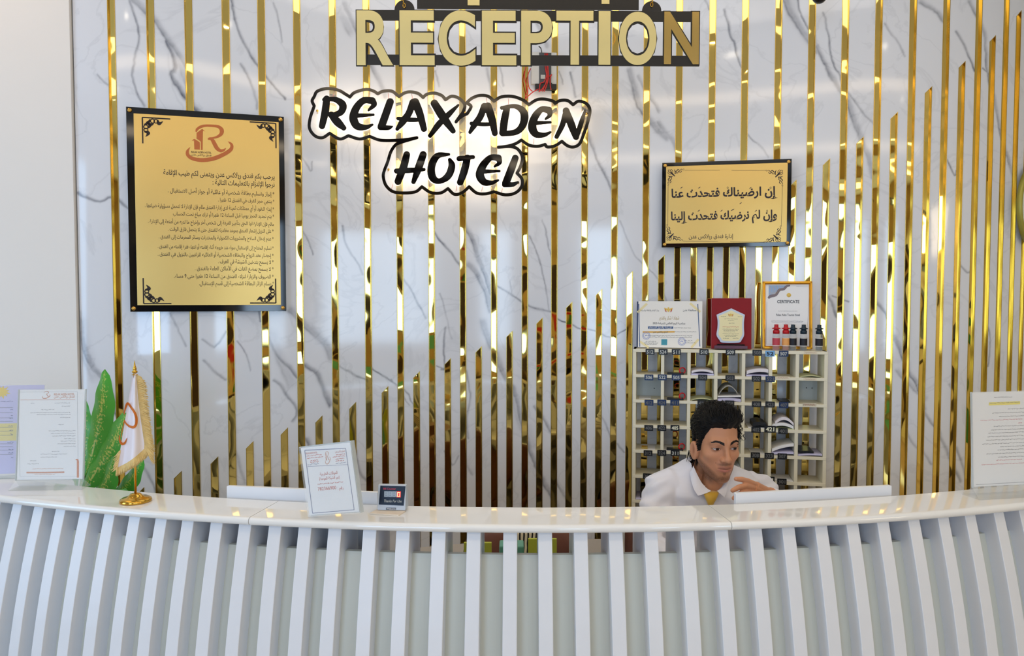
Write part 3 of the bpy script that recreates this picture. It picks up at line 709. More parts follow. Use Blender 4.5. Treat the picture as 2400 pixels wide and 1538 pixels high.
# ---------------------------------------------------------------- backlit RELAX ADEN HOTEL sign
hz = zx(700, 190, 2400/700)
HA = W(725, 330, 0.035); HB = W(1383, 330, 0.035)
hf = Frame((HA.x, HA.y, 1.2), (HB.x-HA.x, HB.y-HA.y, 0))
_mid = wall_s(1050, 330, 0.0); 
hotel = thing('wall_sign', HA, 'backlit wall sign with black RELAX ADEN HOTEL letters inside a black cloud outline', 'sign')
LET = {
 'R': [[(225,145,46),(213,250,50),(188,362,42)],[(205,150,26),(290,148,34),(352,190,50),(340,250,44),(262,282,34)],[(262,272,44),(312,330,54),(362,378,34)]],
 'E': [[(592,158,44),(520,158,44),(462,220,50),(440,300,56),(470,362,50),(540,372,34),(592,352,14)],[(592,158,44),(604,192,36),(562,236,14)],[(470,278,30),(600,272,16)]],
 'L': [[(735,168,48),(702,262,50),(665,365,50)],[(655,374,34),(720,376,30),(752,366,10)]],
 'A': [[(918,172,46),(884,262,44),(834,330,46),(792,386,24)],[(935,172,56),(972,262,50),(1006,385,40)],[(800,302,24),(900,312,30),(990,312,22)]],
 'X': [[(1090,180,50),(1160,290,56),(1240,402,34)],[(1282,194,14),(1204,270,36),(1122,352,40),(1056,440,28)]],
 'A2': [[(1492,205,46),(1456,292,44),(1412,352,40),(1376,412,22)],[(1520,205,52),(1554,312,50),(1576,420,38)],[(1388,342,24),(1480,348,26),(1560,346,24)]],
 'D': [[(1672,220,44),(1652,320,50),(1640,416,48)],[(1632,216,24),(1740,204,30),(1808,252,50),(1806,342,50),(1750,408,40),(1650,424,34)]],
 'E2': [[(2008,234,44),(1950,230,40),(1896,292,50),(1876,370,56),(1905,426,46),(1970,434,30),(2022,412,14)],[(2010,234,44),(2018,272,30),(1984,306,14)],[(1900,338,28),(2022,332,16)]],
 'N': [[(2150,245,40),(2120,350,36),(2072,448,28)],[(2148,240,44),(2190,350,50),(2228,450,40)],[(2300,238,14),(2270,335,32),(2232,452,30)]],
 'H': [[(868,592,44),(845,682,50),(798,808,46)],[(1000,592,46),(962,702,50),(922,812,28)],[(786,724,34),(900,718,36),(1006,712,22)]],
 'O': [[(1206,590,18),(1112,604,42),(1066,690,50),(1076,776,50),(1130,806,36),(1200,764,46),(1230,684,46),(1214,634,24)]],
 'T': [[(1290,625,36),(1400,612,26)],[(1355,620,46),(1330,722,50),(1298,814,44)]],
 'E3': [[(1604,618,44),(1540,618,40),(1480,682,50),(1456,756,56),(1490,812,46),(1550,818,30),(1602,798,14)],[(1604,618,44),(1612,656,30),(1574,688,14)],[(1480,728,30),(1612,724,16)]],
 'L2': [[(1740,620,44),(1706,712,50),(1664,820,50)],[(1656,832,38),(1720,832,30),(1762,812,12)]]}
CLOUD = [[(125,125),(150,82),(230,60),(320,74),(375,105),(412,128)],[(412,128),(450,92),(540,67),(600,80),(635,102)],[(635,102),(680,82),(750,82),(805,125)],[(805,125),(850,96),(900,87),(960,100),(1000,132)],[(1000,132),(1030,107),(1090,97),(1150,117),(1180,150)],[(1180,150),(1230,122),(1290,140),(1335,190),(1320,250),(1290,290)],
 [(1290,290),(1265,328)],[(1268,322),(1310,285),(1355,262)],[(1355,262),(1385,205),(1350,175)],[(1350,175),(1390,140),(1450,117),(1520,122),(1570,162)],[(1570,162),(1630,127),(1720,124),(1800,152),(1850,190)],[(1850,190),(1910,152),(1970,145),(2040,160),(2062,180)],[(2062,180),(2100,157),(2160,157),(2205,190)],
 [(2205,190),(2250,162),(2310,180),(2340,230),(2328,310),(2300,400),(2260,500),(2210,530),(2160,520),(2115,485)],[(2115,485),(2060,520),(2000,530),(1980,510)],[(1980,510),(1920,525),(1850,515),(1790,475)],[(1790,475),(1740,505),(1670,525),(1605,532)],[(1605,532),(1700,527),(1760,547),(1797,610),(1785,680),(1755,740)],
 [(1755,740),(1795,790),(1790,850),(1740,900),(1660,915),(1570,890)],[(1570,890),(1500,907),(1430,900),(1370,850)],[(1370,850),(1310,900),(1250,910),(1200,865)],[(1200,865),(1140,900),(1060,895),(990,850)],[(990,850),(940,890),(850,900),(760,890),(702,840),(680,770),(688,720),(715,650),(740,570),(780,512),(830,490)],[(830,490),(890,472),(950,456)],[(950,456),(880,468),(800,476),(660,476),(570,445)],
 [(570,445),(490,466),(400,440)],[(400,440),(330,466),(250,420)],[(250,420),(190,456),(130,440),(87,380),(92,300),(125,200)],[(125,200),(108,160),(125,125)]]
M['letter_glow'] = mat('letter_glow', (255, 250, 240), 0.5, emit=(255, 236, 208), estr=5.5)
M['acrylic'] = mat('clear_acrylic', (250, 252, 252), 0.03, alpha=0.10, spec=0.5)
M['screw_gold'] = mat('screw_gold', (206, 160, 80), 0.25, 1.0)
hx = lambda x, y, w=0.0: hf.hit(*hz(x, y), w)
hk = abs(hx(101, 300)[0] - hx(100, 300)[0])
# clear backing sheet cut to the cloud's shape
body = []
for seg in CLOUD: body += [q[:2] for q in smooth_line(seg, 4)][:-1]
vs, fs = fill([[hx(x, y) for x, y in body]], 0.003)
mb = MB(); mb.add([hf.p(p[0], p[1], p[2]) for p in vs], fs); mb.build('acrylic_sheet', M['acrylic'], hotel, recalc=False)
lp = sdf_loops([[(x, y, 25) for x, y in [q[:2] for q in smooth_line(s, 6)]] for s in CLOUD], 3.0)
vs, fs = fill([[hx(x, y, 0.003) for x, y in l] for l in lp], 0.002)
mb = MB(); mb.add([hf.p(p[0], p[1], p[2]+0.0028) for p in vs], fs); mb.build('cloud_outline', M['black_mirror'], hotel, recalc=False)
for nm, st in LET.items():
    st = [[(q[0], q[1], q[2]*1.2+2) for q in smooth_line(s, 5)] for s in st]
    lp = sdf_loops(st, 2.6)
    w1 = 0.024
    vs, fs = fill([[hx(x, y, w1) for x, y in l] for l in lp], 0.002)
    mb = MB(); mb.add([hf.p(p[0], p[1], p[2]+w1) for p in vs], fs)
    face = mb.build('letter', M['black_mirror'], hotel, recalc=False)
    lp = sdf_loops(st, 3.2, off=-2.0)
    vs, fs = fill([[hx(x, y, w1) for x, y in l] for l in lp], 0.018)
    mb = MB(); mb.add([hf.p(p[0], p[1], p[2]+0.0125) for p in vs], fs); mb.build('glowing_side', M['letter_glow'], face, recalc=False)
for x, y in ((150,240),(722,712),(1762,820),(2312,262)):
    mb = MB(); u, v = hx(x, y); c = hf.p(u, v, 0.001); mb.lathe([(0.0,0.006),(0.0045,0.005),(0.005,0.0),(0.003,-0.001),(0.003,-0.045)], c, 12, hf.w); mb.build('standoff_screw', M['screw_gold'], hotel)
mb = MB()
for x, y, x2, y2 in ((290,72,275,125),(558,75,562,135),(720,92,722,148),(908,98,915,150),(1070,108,1090,165),(1510,130,1515,185),(1688,138,1684,198),(2310,268,2290,262),(1892,460,1890,505),(755,830,745,870),(1058,825,1045,870),(1270,840,1265,885),(1482,840,1470,885),(1640,850,1630,900),(270,455,280,430),(560,455,565,430)):
    a = hx(x, y); b = hx(x2, y2); mb = MB(); mb.tube([hf.p(*a, -0.004), hf.p((a[0]+b[0])/2+.001, (a[1]+b[1])/2, -0.003), hf.p(*b, -0.004)], 0.0011, 5); mb.build('red_wire', M['wire_red'], hotel)

# power supply above it
pz = zx(1200, 0, 4.8)
pa = W(*pz(300, 900), 0.004); pb = W(*pz(440, 900), 0.004)
pf = Frame(pa, (pb.x-pa.x, pb.y-pa.y, 0))
psu = thing('power_supply', pa, 'small dark power supply with tangled red wires on the marble above the backlit sign', 'power supply')
M['psu_case'] = mat('psu_case', (206, 204, 200), 0.4); M['psu_grey'] = mat('psu_grey', (70, 72, 76), 0.5); M['psu_label'] = mat('psu_label', (186, 186, 182), 0.6)
mb = MB(); a, b, c, d = box_uv(pf, *pz(212, 600), *pz(496, 965)); mb.fbox(pf, a, c, b, d, 0, 0.02); mb.build('case', M['psu_case'], psu, bevel=0.002)
mb = MB(); a, b, c, d = box_uv(pf, *pz(300, 610), *pz(434, 960)); mb.fbox(pf, a, c, b, d, 0.02, 0.024); mb.build('rating_panel', M['psu_grey'], psu, bevel=0.001)
mb = MB(); a, b, c, d = box_uv(pf, *pz(316, 860), *pz(366, 905)); mb.fbox(pf, a, c, b, d, 0.024, 0.0246); mb.build('sticker', M['psu_label'], psu)
mb = MB(); a, b, c, d = box_uv(pf, *pz(256, 960), *pz(492, 1025)); mb.fbox(pf, a, c, b, d, 0, 0.027)
for k in range(6): mb.fbox(pf, a+0.03+k*0.008, a+0.034+k*0.008, d, d+0.006, 0.005, 0.025)
mb.build('terminal_tray', M['black_plastic'], psu, bevel=0.001)
mb = MB()
for L in ([(370,600),(375,760),(395,900),(340,1000),(300,1035)],[(400,600),(405,800),(385,920),(340,1030)],[(385,600),(392,820),(360,920),(318,940),(310,1030)],[(400,720),(410,860),(390,960),(360,1030)],[(415,860),(435,850),(448,838),(430,880),(430,960),(440,1010)],[(210,770),(180,850),(190,980),(230,1030)],[(160,740),(140,860),(175,1020),(150,1085)],[(300,1000),(230,1040),(150,1110)]):
    mb = MB(); mb.tube([pf.p(*pf.hit(*pz(x, y), 0.028), 0.028) for x, y in [q[:2] for q in smooth_line([(p[0], p[1]) for p in L], 4)]], 0.0023, 6); mb.build('red_wire', M['wire_red'], psu)
mb = MB(); mb.tube([pf.p(*pf.hit(*pz(x, y), 0.02), 0.02) for x, y in [q[:2] for q in smooth_line([(300,520),(325,545),(335,600),(330,660)], 4)]], 0.0022, 6); mb.build('black_cable', M['black_plastic'], psu)

# ---------------------------------------------------------------- wall plaques
def plaque(name, label, xl, yl0, yl1, xr, inset, off):
    A = W(xl, yl1, off); B = W(xr, yl1, off); top = W(xl, yl0, off)
    z0 = A.z; fr = Frame((A.x, A.y, z0), (B.x-A.x, B.y-A.y, 0)); w = math.hypot(B.x-A.x, B.y-A.y); h = top.z - z0
    t = thing(name, fr.p(w/2, 0, 0), label, 'plaque')
    m = MB(); m.fbox(fr, 0, w, 0, h, 0, 0.006); m.build('backing_board', M['black_gloss'], t, bevel=0.0008)
    l, b, r, tp = inset
    m = MB()
    n = 14; rows = [[fr.p(l + (w-l-r)*i/n, b + (h-b-tp)*j/n, 0.0095) for i in range(n+1)] for j in range(n+1)]
    m.fbox(fr, l, w-r, b, h-tp, 0.006, 0.009); m.build('gold_sheet', M['gold_plate'], t, bevel=0.0006)
    for u in (0.013, w-0.013):
        for v in (0.013, h-0.013):
            m = MB(); m.lathe([(0,0.005),(0.006,0.0045),(0.0078,0.003),(0.008,0.0)], fr.p(u, v, 0.0075), 16, fr.w); m.lathe([(0.004,0),(0.004,-off)], fr.p(u, v, 0), 8, fr.w); m.build('cap_screw', M['screw_gold'], t)
    return t, fr, w, h
rules, lf, lw, lh = plaque('house_rules_plaque', 'large gold plaque of house rules in Arabic on a black board', 306, 251, 731, 671, (0.026, 0.025, 0.020, 0.024), 0.03)
PW = 0.0094
lz = zx(300, 240, 3.0763)
LINES = [("يرحب بكم فندق ريلاكس عدن ويتمنى لكم طيب الإقامة",255,1057,520,556,52),("نرجوا الإلتزام بالتعليمات التالية :",610,1057,592,606,50),("* إبراز وتسليم بطاقة شخصية أو عائلية أو جواز أصل للاستقبال .",288,1055,648,664,42),("* ينتهي حجز الغرف في الفندق 12 ظهراً .",650,1055,714,722,38),
 ("* إيداع النقود أو أي ممتلكات ثمينة لدى إدارة الفندق مالم فإن الإدارة لا تتحمل مسؤولية ضياعها .",122,1053,755,775,40),("* يتم تجديد الحجز يومياً قبل الساعة 12 ظهراً أو ترك مبلغ تحت الحساب",325,1053,815,830,38),("مالم فإن الإدارة لها الحق بتأجير الغرفة إلى شخص آخر وإخراج ما لديه من أمتعة إلى الإدارة .",145,1052,868,884,38),("* على النزيل إشعار الفندق بموعد مغادرته للفندق حتى لا يتحمل فارق الوقت .",288,1050,925,938,38),
 ("* عدم إدخال السلاح والمشروبات الكحولية والمخدرات وسائر المحرمات إلى الفندق .",222,1050,980,992,38),("* تسليم المفتاح إلى الإستقبال سواء عند خروجه أثناء إقامته أو انتهاء فترة إقامته من الفندق .",215,1050,1050,1055,38),("* إحضار عقد الزواج والبطاقه الشخصية أو العائليه للراغبين بالنزول في الفندق .",215,1050,1106,1107,38),("* لا يسمح بتدخين الشيشة في الغرف .",650,1050,1160,1159,40),
 ("* لا يسمح بمضغ القات في الأماكن العامة بالفندق .",483,1050,1210,1210,40),("* الضيوف والزيارة لنزلاء الفندق من الساعة 12 ظهراً حتى 9 مساء.",333,1050,1265,1265,40),("* يسلم الزائر البطاقة الشخصية إلى قسم الإستقبال.",513,1052,1318,1317,40)]
for s, xl, xr, yl, yr, em in LINES:
    mb = MB()
    ptext(mb, lf, s.replace('\u064b',''), lz(xl, 0)[0], lz(xr, 0)[0], lz(0, yl)[1], em/3.0763, PW, 0.012 if em > 44 else 0.006, True, lz(0, yr)[1])
    mb.build('text_line', M['ink'], rules)
def corner(mb, fr, u, v, su, sv, L, w, k):
    """black bracket with a scrolling flourish in a plaque's corner"""
    P = lambda a, b: (u + su*a*L, v + sv*b*L)
    def st(pts, n=5):
        for sw in (False, True):
            ribbon(mb, fr, [P(*( (q[1], q[0]) if sw else (q[0], q[1]))) + (q[2]*L,) for q in smooth_line(pts, n)], w)
    st([(0,0,k),(.5,0,k),(1,0,k)], 1)
    ring = lambda cx, cy, r: [(cx + r*math.cos(t), cy + r*math.sin(t), k*.8) for t in np.linspace(0, 2*PI, 10)]
    st(ring(.36,.12,.075), 2); st(ring(.48,.12,.07), 2)
    st([(.28,.06,k),(.2,.2,k*1.6),(.3,.26,k*2.2),(.4,.2,k)]); st([(.54,.06,k),(.58,.2,k*2.6),(.66,.17,k*1.6),(.74,.1,.01)]); st([(.16,.16,k*1.4),(.26,.16,k*.8),(.3,.1,k*.5)])
mb = MB()
for (x, y), su, sv in ((lz(103,108),1,-1),(lz(1065,152),-1,-1),(lz(113,1452),1,1),(lz(1066,1447),-1,1)):
    u, v = lf.hit(x, y, PW); corner(mb, lf, u, v, su, sv, 0.098, PW, 0.05)
mb.build('corner_ornament', M['ink'], rules)
mb = MB(); u0, v0, u1, v1 = box_uv(lf, 434.4, 288.3, 548.8, 383.2, PW)
logo(mb, lf, u0, v0, u1, v1, PW); mb.build('emblem', M['copper_print'], rules)
mb = MB(); lgz = zx(420, 270, 12.81)
ptext(mb, lf, 'RELAX ADEN HOTEL', lgz(360,0)[0], lgz(965,0)[0], lgz(0,1128)[1], 78/12.81, PW+0.0002, 0.02, yr=lgz(0,1155)[1])
ptext(mb, lf, 'فندق ريلاكس عدن', lgz(360,0)[0], lgz(965,0)[0], lgz(0,1205)[1], 84/12.81, PW+0.0002, 0.012, True, lgz(0,1230)[1])
mb.build('emblem_lettering', M['ink'], rules)

motto, mf, mw, mh = plaque('motto_plaque', 'smaller gold plaque with two bold lines of Arabic above the framed certificates', 1550.5, 382.5, 580.5, 1852, (0.0165, 0.0165, 0.0165, 0.0165), 0.03)
mz = zx(1540, 370, 6.99)
for s, xl, xr, yb, yr, em, bd in (("إن ارضيناك فتحدث عنا",235,1980,650,652,192,.03),("وإن لم نرضيك فتحدث إلينا",228,1965,1020,1024,186,.03),("إدارة فندق ريلاكس عدن",520,1250,1322,1330,92,.012)):
    mb = MB(); ptext(mb, mf, s, mz(xl,0)[0], mz(xr,0)[0], mz(0,yb)[1], em/6.99, PW, bd, True, mz(0,yr)[1]); mb.build('text_line', M['ink_black'], motto)
mb = MB()
for x, y in ((400,490),(692,490),(1528,495),(1368,745),(682,868),(1055,868),(1618,870),(1228,858),(1246,850)):
    zline(mb, mf, mz, [(x-18,y+10,6),(x,y,12),(x+18,y-14,8)], PW, 6.99)
for x, y in ((1157,490),(1860,492),(1804,872)):
    zline(mb, mf, mz, [(x+11*math.cos(t), y+15*math.sin(t), 6) for t in np.linspace(0,2*PI,9)], PW, 6.99)
mb.build('vowel_marks', M['ink_black'], motto)
mb = MB()
for x0, y0, x1, y1 in ((450,202,1030,202),(1220,205,1790,205),(182,440,175,1110),(2055,450,2035,1130),(420,1364,1000,1368),(1195,1374,1750,1382)):
    zline(mb, mf, mz, [(x0,y0,5),(x1,y1,5)], PW, 6.99, straight=True)
def scrolls(mb, fr, u, v, su, sv, L, w):
    P = lambda a, b: (u + su*a*L, v + sv*b*L)
    def st(pts, both=True):
        for sw in ((False, True) if both else (False,)):
            ribbon(mb, fr, [P(*((q[1], q[0]) if sw else (q[0], q[1]))) + (q[2]*L,) for q in smooth_line(pts, 5)], w)
    st([(.12,.12,.02),(.28,.28,.09),(.44,.44,.05)], False)
    st([(.3,.3,.03),(.2,.12,.03),(.08,.02,.03),(.0,.06,.02)]); st([(.28,.26,.03),(.3,.1,.03),(.2,.0,.03),(.14,.06,.02)])
    st([(.4,.04,.03),(.5,.14,.05),(.62,.02,.05),(.74,.08,.04),(.84,.0,.03),(.95,.06,.02),(1.0,.0,.02),(.94,-.03,.01)])
    st([(.42,.3,.02),(.5,.22,.05),(.6,.24,.03),(.66,.14,.05),(.78,.2,.04),(.86,.1,.03)]); st([(.4,.0,.02),(.44,.16,.04),(.42,.26,.02)])
for (x, y), su, sv in ((mz(178,192),1,-1),(mz(2062,196),-1,-1),(mz(156,1355),1,1),(mz(2026,1378),-1,1)):
    u, v = mf.hit(x, y, PW); scrolls(mb, mf, u, v, su, sv, 0.069, PW)
mb.build('corner_ornament', M['ink_black'], motto)
# ---------------------------------------------------------------- key rack and what lies in it
_A = at(1483, 821, 3.20)
_ang = math.radians(11.5)
kf = Frame((_A.x, _A.y, 0.0), (math.cos(_ang), -math.sin(_ang), 0))
KD = 0.14
rz = zx(1460, 640, 4.8); rz2 = zx(1460, 920, 4.8)
kv = lambda y: kf.hit(1487, y)[1]
VT = kv(818.0); PIT = (kv(821.7) - kv(1175.2))/6; KT = 0.0128
cols = [kf.hit(x, 900)[0] for x in (1487.0,1552.7,1614.6,1677.7,1742.3,1805.8,1868.3,1935.5)]
ULEFT, URIGHT = kf.hit(1483, 900)[0], kf.hit(1939.5, 900)[0]
NR = 8
rack = thing('key_rack', kf.p((ULEFT+URIGHT)/2, 0, -KD/2), 'cream pigeonhole key rack with numbered tags against the marble wall', 'key rack')
for i, u in enumerate(cols):
    hw = 0.0068
    u0, u1 = (ULEFT, u+hw) if i == 0 else (u-hw, URIGHT) if i == 7 else (u-hw, u+hw)
    mb = MB(); mb.fbox(kf, u0, u1, 0.0 if i in (0, 7) else VT-NR*PIT-KT, VT-KT if 0 < i < 7 else VT, -KD, 0.0); mb.build('upright', M['cream_board'], rack, bevel=0.0008)
for k in range(NR+1):
    mb = MB(); v1 = VT - k*PIT; mb.fbox(kf, ULEFT+0.001, URIGHT-0.001, v1-KT, v1, -KD+0.001, 0.001); mb.build('shelf', M['cream_board'], rack, bevel=0.0008)
for c, r in ((0, 1), (6, 1)):
    mb = MB(); mb.fbox(kf, cols[c]+.004, cols[c+1]-.004, VT-(r+1)*PIT-.002, VT-r*PIT-.008, -KD-.004, -KD+0.002); mb.build('back_board', mat('back_board', (206, 210, 206), 0.5), rack)
M['tag_black'] = mat('tag_black', (18, 19, 22), 0.35); M['tag_navy'] = mat('tag_navy', (24, 46, 88), 0.35); M['tag_sky'] = mat('tag_sky', (120, 172, 222), 0.5)
M['digit_dim'] = mat('digit_dim', (104, 104, 104), 0.5); M['digit'] = mat('digit', (188, 190, 186), 0.5); M['digit_bright'] = mat('digit_bright', (240, 238, 214), 0.5)
TAGS = [('512',305,888,1,'k','d'),('524',452,888,1,'k','d'),('511',600,890,1,'k','d'),('510',912,890,1,'k','d'),('509',1210,893,1,'k','d'),('508',1510,897,1,'k','m'),('52',1655,908,1,'s','k'),('507',1808,908,1,'n','d'),
 ('506',292,1175,1,'n','d'),('522',443,1174,1,'n','d'),('505',600,1176,1,'n','d'),('504',897,1176,1,'k','m'),('503',1205,1183,1,'k','m'),('502',1502,1190,1,'k','m'),('521',1657,1194,1,'n','m'),
 ('412',293,1460,1,'n','m'),('424',437,1458,1,'n','m'),('411',583,1460,1,'n','m'),('410',890,1466,1,'k','m'),('409',1200,1468,1,'k','m'),('408',1503,1477,1,'k','m'),('423',1655,1480,1,'k','m'),('407',1808,1487,1,'n','m'),
 ('406',290,400,2,'k','m'),('422',437,400,2,'k','m'),('405',585,400,2,'k','b'),('402',1497,421,2,'k','m'),('421',1655,414,2,'k','b'),('401',1800,436,2,'k','m'),('404',890,404,2,'k','m'),('403',1190,412,2,'k','m'),
 ('312',282,684,2,'k','m'),('324',437,681,2,'k','m'),('311',587,684,2,'k','d'),('310',890,688,2,'k','m'),('309',1188,698,2,'k','m'),('308',1490,708,2,'k','m'),('323',1645,714,2,'k','m'),('307',1793,720,2,'k','m'),
 ('306',275,944,2,'k','m'),('322',430,955,2,'k','m'),('302',1478,975,2,'k','m'),('321',1642,984,2,'k','b'),('301',1788,1005,2,'k','m'),('212',270,1240,2,'k','m')]
for s, x, y, q, c, d in TAGS:
    px, py = (rz if q == 1 else rz2)(x, y)
    u, v = kf.hit(px, py, 0.002); hw, hh = 0.0186, 0.0124
    if d == 'b' and s != '405': hw, hh = 0.0225, 0.0142
    f2 = kf
    mb = MB(); mb.rbox(f2, u-hw, u+hw, v-hh, v+hh, 0.001, 0.0032, 0.0015, 2)
    tg = mb.build('number_tag', M[{'k':'tag_black','n':'tag_navy','s':'tag_sky'}[c]], rack)
    mb = MB(); put(mb, f2, fit_text(s, u-hw*.74, v-hh*.62, u+hw*.74, v+hh*.62, 0.03), 0.0034)
    mb.build('digits', M[{'d':'digit','m':'digit_dim','b':'digit_bright','k':'tag_black'}[d]], tg)
M['tape'] = mat('masking_tape', (226, 214, 190), 0.7); M['rust_print'] = mat('rust_print', (168, 110, 80), 0.7)
for x, y, q in ((1800,1180,1),(2110,898,1),(2105,1196,1),(2100,1480,1),(2100,142,2)):
    px, py = (rz if q == 1 else rz2)(x, y); u, v = kf.hit(px, py, 0.002)
    mb = MB(); mb.fbox(kf, u-.026, u+.026, v-.0055, v+.0055, 0.001, 0.0016); tp = mb.build('paper_label', M['tape'], rack)
    mb = MB(); ribbon(mb, kf, [(u-.02+.04*k/16, v+.0022*math.sin(k*2.3)*(1+.4*math.sin(k)), .0009) for k in range(17)], 0.0018); mb.build('handwriting', M['rust_print'], tp)
mb = MB()
for c, r, x, y in ((0, 1, 352, 1298), (6, 1, 2128, 1295), (6, 1, 2065, 1292)):
    u, v = kf.hit(*rz(x, y), -KD+.003); mb.lathe([(0,0.001),(0.0022,0.0008),(0.0024,0)], kf.p(u, v, -KD+.0022), 10, kf.w)
mb.build('screw_hole', M['black_plastic'], rack)

def floor_v(r): return VT - (r+1)*PIT
def sheet(m, name, parent, u0, u1, v0, w0, w1, th, arch=0.0, tilt=0.0, twist=0.0, lift=0.0, n=10):
    """one paper sheet or folded bundle lying in a pigeonhole, bowed upwards by arch"""
    mb = MB(); rows = []
    for i in range(n+1):
        t = i/n; u = u0 + (u1-u0)*t; b = v0 + arch*4*t*(1-t) + tilt*t
        rows.append([kf.p(u, b + lift, w1), kf.p(u, b + th + lift, w1), kf.p(u, b + th + twist + lift*.3, w0), kf.p(u, b + twist + lift*.3, w0)])
    mb.grid(rows, False, True); mb.f.append((0,1,2,3)); mb.sm.append(False); o = 4*n; mb.f.append((o+3,o+2,o+1,o)); mb.sm.append(False)
    return mb.build(name, m, parent)
M['envelope'] = mat('envelope_white', (232, 226, 232), 0.6, noise=(30, 0.03)); M['envelope_lilac'] = mat('envelope_lilac', (206, 202, 232), 0.6); M['green_paper'] = mat('green_paper', (214, 218, 176), 0.7); M['newsprint'] = mat('newsprint', (168, 166, 160), 0.7, noise=(60, 0.5)); M['navy_card'] = mat('navy_card', (34, 40, 84), 0.5)
M['red_plastic'] = mat('red_plastic', (206, 24, 36), 0.35); M['gold_card'] = mat('gold_card', (216, 184, 96), 0.25, 0.8)
def cell(c): return cols[c]+0.0085, cols[c+1]-0.0085
def lay(name, m, c, r, label, cat, stack=0.0, a=0.0, b=1.0, th=0.002, arch=0.0, tilt=0.0, twist=0.0, group=None, w0=-0.125, w1=-0.004, lift=0.0):
    l, h = cell(c); d = h-l
    o = sheet(m, name, None, l+d*a, l+d*b, floor_v(r)+stack+0.0006, w0, w1, th, arch, tilt, twist, lift)
    return tag(o, label, cat, group)
lay('envelope', M['envelope_lilac'], 2, 0, 'lilac envelope, lower of two in the top row, third pigeonhole from the left', 'envelope', 0, 0, 1, 0.007)
lay('envelope', M['envelope'], 2, 0, 'bowed white envelope, upper of two in the top row, third pigeonhole from the left', 'envelope', 0.0085, 0.02, .98, 0.009, 0.008, group=None)
lay('envelope', M['envelope_lilac'], 4, 0, 'lilac envelope, lower of two in the top row, fifth pigeonhole from the left', 'envelope', 0, 0.03, 1, 0.007)
lay('envelope', M['envelope'], 4, 0, 'thick white envelope, upper of two in the top row, fifth pigeonhole from the left', 'envelope', 0.0085, 0.05, 1, 0.014, 0.006, 0.008)
lay('paper_sheet', M['green_paper'], 6, 0, 'bowed pale green sheet in the top right pigeonhole', 'paper', 0, .05, .95, .0014, .006)
lay('paper_slip', M['paper'], 0, 1, 'white slip in the closed-back pigeonhole at the left of the second row', 'paper', 0, .1, .6, .001, w1=-.03)
lay('paper_sheet', M['green_paper'], 2, 1, 'bowed pale green sheet in the second row, beside the key', 'paper', 0, 0, 1, .0014, .009)
lay('folded_letter', M['envelope_lilac'], 3, 1, 'lilac folded letter at the bottom of the pile under the grey magazine', 'letter', 0, 0, 1, .012, .003)
lay('folded_letter', M['paper'], 3, 1, 'white folded letter between the grey magazine and a lilac letter', 'letter', .0175, 0, 1, .006, .0, .004)
lay('magazine', M['newsprint'], 3, 1, 'grey folded magazine peaked on top of two letters in the second row', 'magazine', .0275, .05, .85, .005, .034, .006)
lay('card_case', M['black_plastic'], 5, 1, 'small dark card case alone in the second row, under the handwritten label', 'card case', 0, .4, .85, .005, w1=-.02)
lay('pouch', M['black_plastic'], 4, 2, 'black pouch lying on white papers in the third row, right of the man\'s head', 'pouch', .005, .35, .95, .015, .008)
lay('paper_sheet', M['paper'], 4, 2, 'white papers under the black pouch in the third row', 'paper', 0, .15, .95, .003)
lay('folded_letter', M['green_paper'], 5, 2, 'pale green folder at the bottom of the bulging third-row pigeonhole', 'folder', .0, 0.02, 1, .003, -.0, .0, lift=0)
lay('folded_letter', M['paper'], 5, 2, 'white papers between the green folder and the bowed bundle in the third row', 'papers', .0045, .0, .98, .012, .012, -.003)
lay('folded_letter', M['envelope'], 5, 2, 'bowed paper bundle topmost in the bulging third-row pigeonhole', 'papers', .019, .15, .98, .012, .022, -.004)
lay('paper_slip', M['paper'], 0, 3, 'white slip under the shiny gold card at the left of the fourth row', 'paper', 0, .2, .8, .001, w1=-.01)
lay('name_card', M['gold_card'], 0, 3, 'small shiny gold card on a white slip at the left of the fourth row', 'card', .0018, .22, .48, .008, w1=-.012, w0=-.05)
lay('paper_slip', M['paper'], 1, 3, 'white slip beside the key in the fourth row, left of the man', 'paper', 0, .0, .8, .001)
lay('paper_slip', M['paper'], 4, 3, 'white slip in the fourth row, just right of the man\'s face', 'paper', 0, .3, .9, .001)
lay('folded_letter', M['envelope_lilac'], 5, 3, 'lilac papers, lower bundle in the fourth row, second pigeonhole from the right', 'papers', 0, 0, 1, .01, .002, .006)
lay('folded_letter', M['paper'], 5, 3, 'white papers rising to the right, upper bundle in the fourth row', 'papers', .013, .02, 1, .012, .005, .026)
lay('folded_letter', M['envelope_lilac'], 6, 3, 'crumpled lilac papers in the rightmost pigeonhole of the fourth row', 'papers', 0, 0, 1, .007, .003, .004)
lay('pouch', M['black_plastic'], 6, 3, 'flat black pouch on the crumpled papers in the right pigeonhole', 'pouch', .0135, .05, .65, .007, .002)
lay('paper_sheet', M['paper'], 4, 4, 'flat white sheet in the fifth row, right of the man\'s chin', 'paper', 0, 0, 1, .002)
lay('paper_sheet', M['paper'], 5, 4, 'flat white sheet in the fifth row, second pigeonhole from the right', 'paper', 0, 0, 1, .002, .001)
lay('folded_letter', M['paper'], 3, 4, 'white papers in the pigeonhole beside the seated man\'s cheek', 'papers', .006, .3, 1, .016, .0, .03)
lay('navy_folder', M['navy_card'], 3, 4, 'navy folder under the papers beside the seated man\'s cheek', 'folder', 0, .3, 1, .005)
lay('folded_letter', M['envelope_lilac'], 0, 5, 'lilac papers at the bottom left of the rack, under a black pouch', 'papers', 0, 0, 1, .006, .002)
lay('pouch', M['black_plastic'], 0, 5, 'black pouch on lilac papers at the bottom left of the rack', 'pouch', .009, .2, 1, .02, .003)
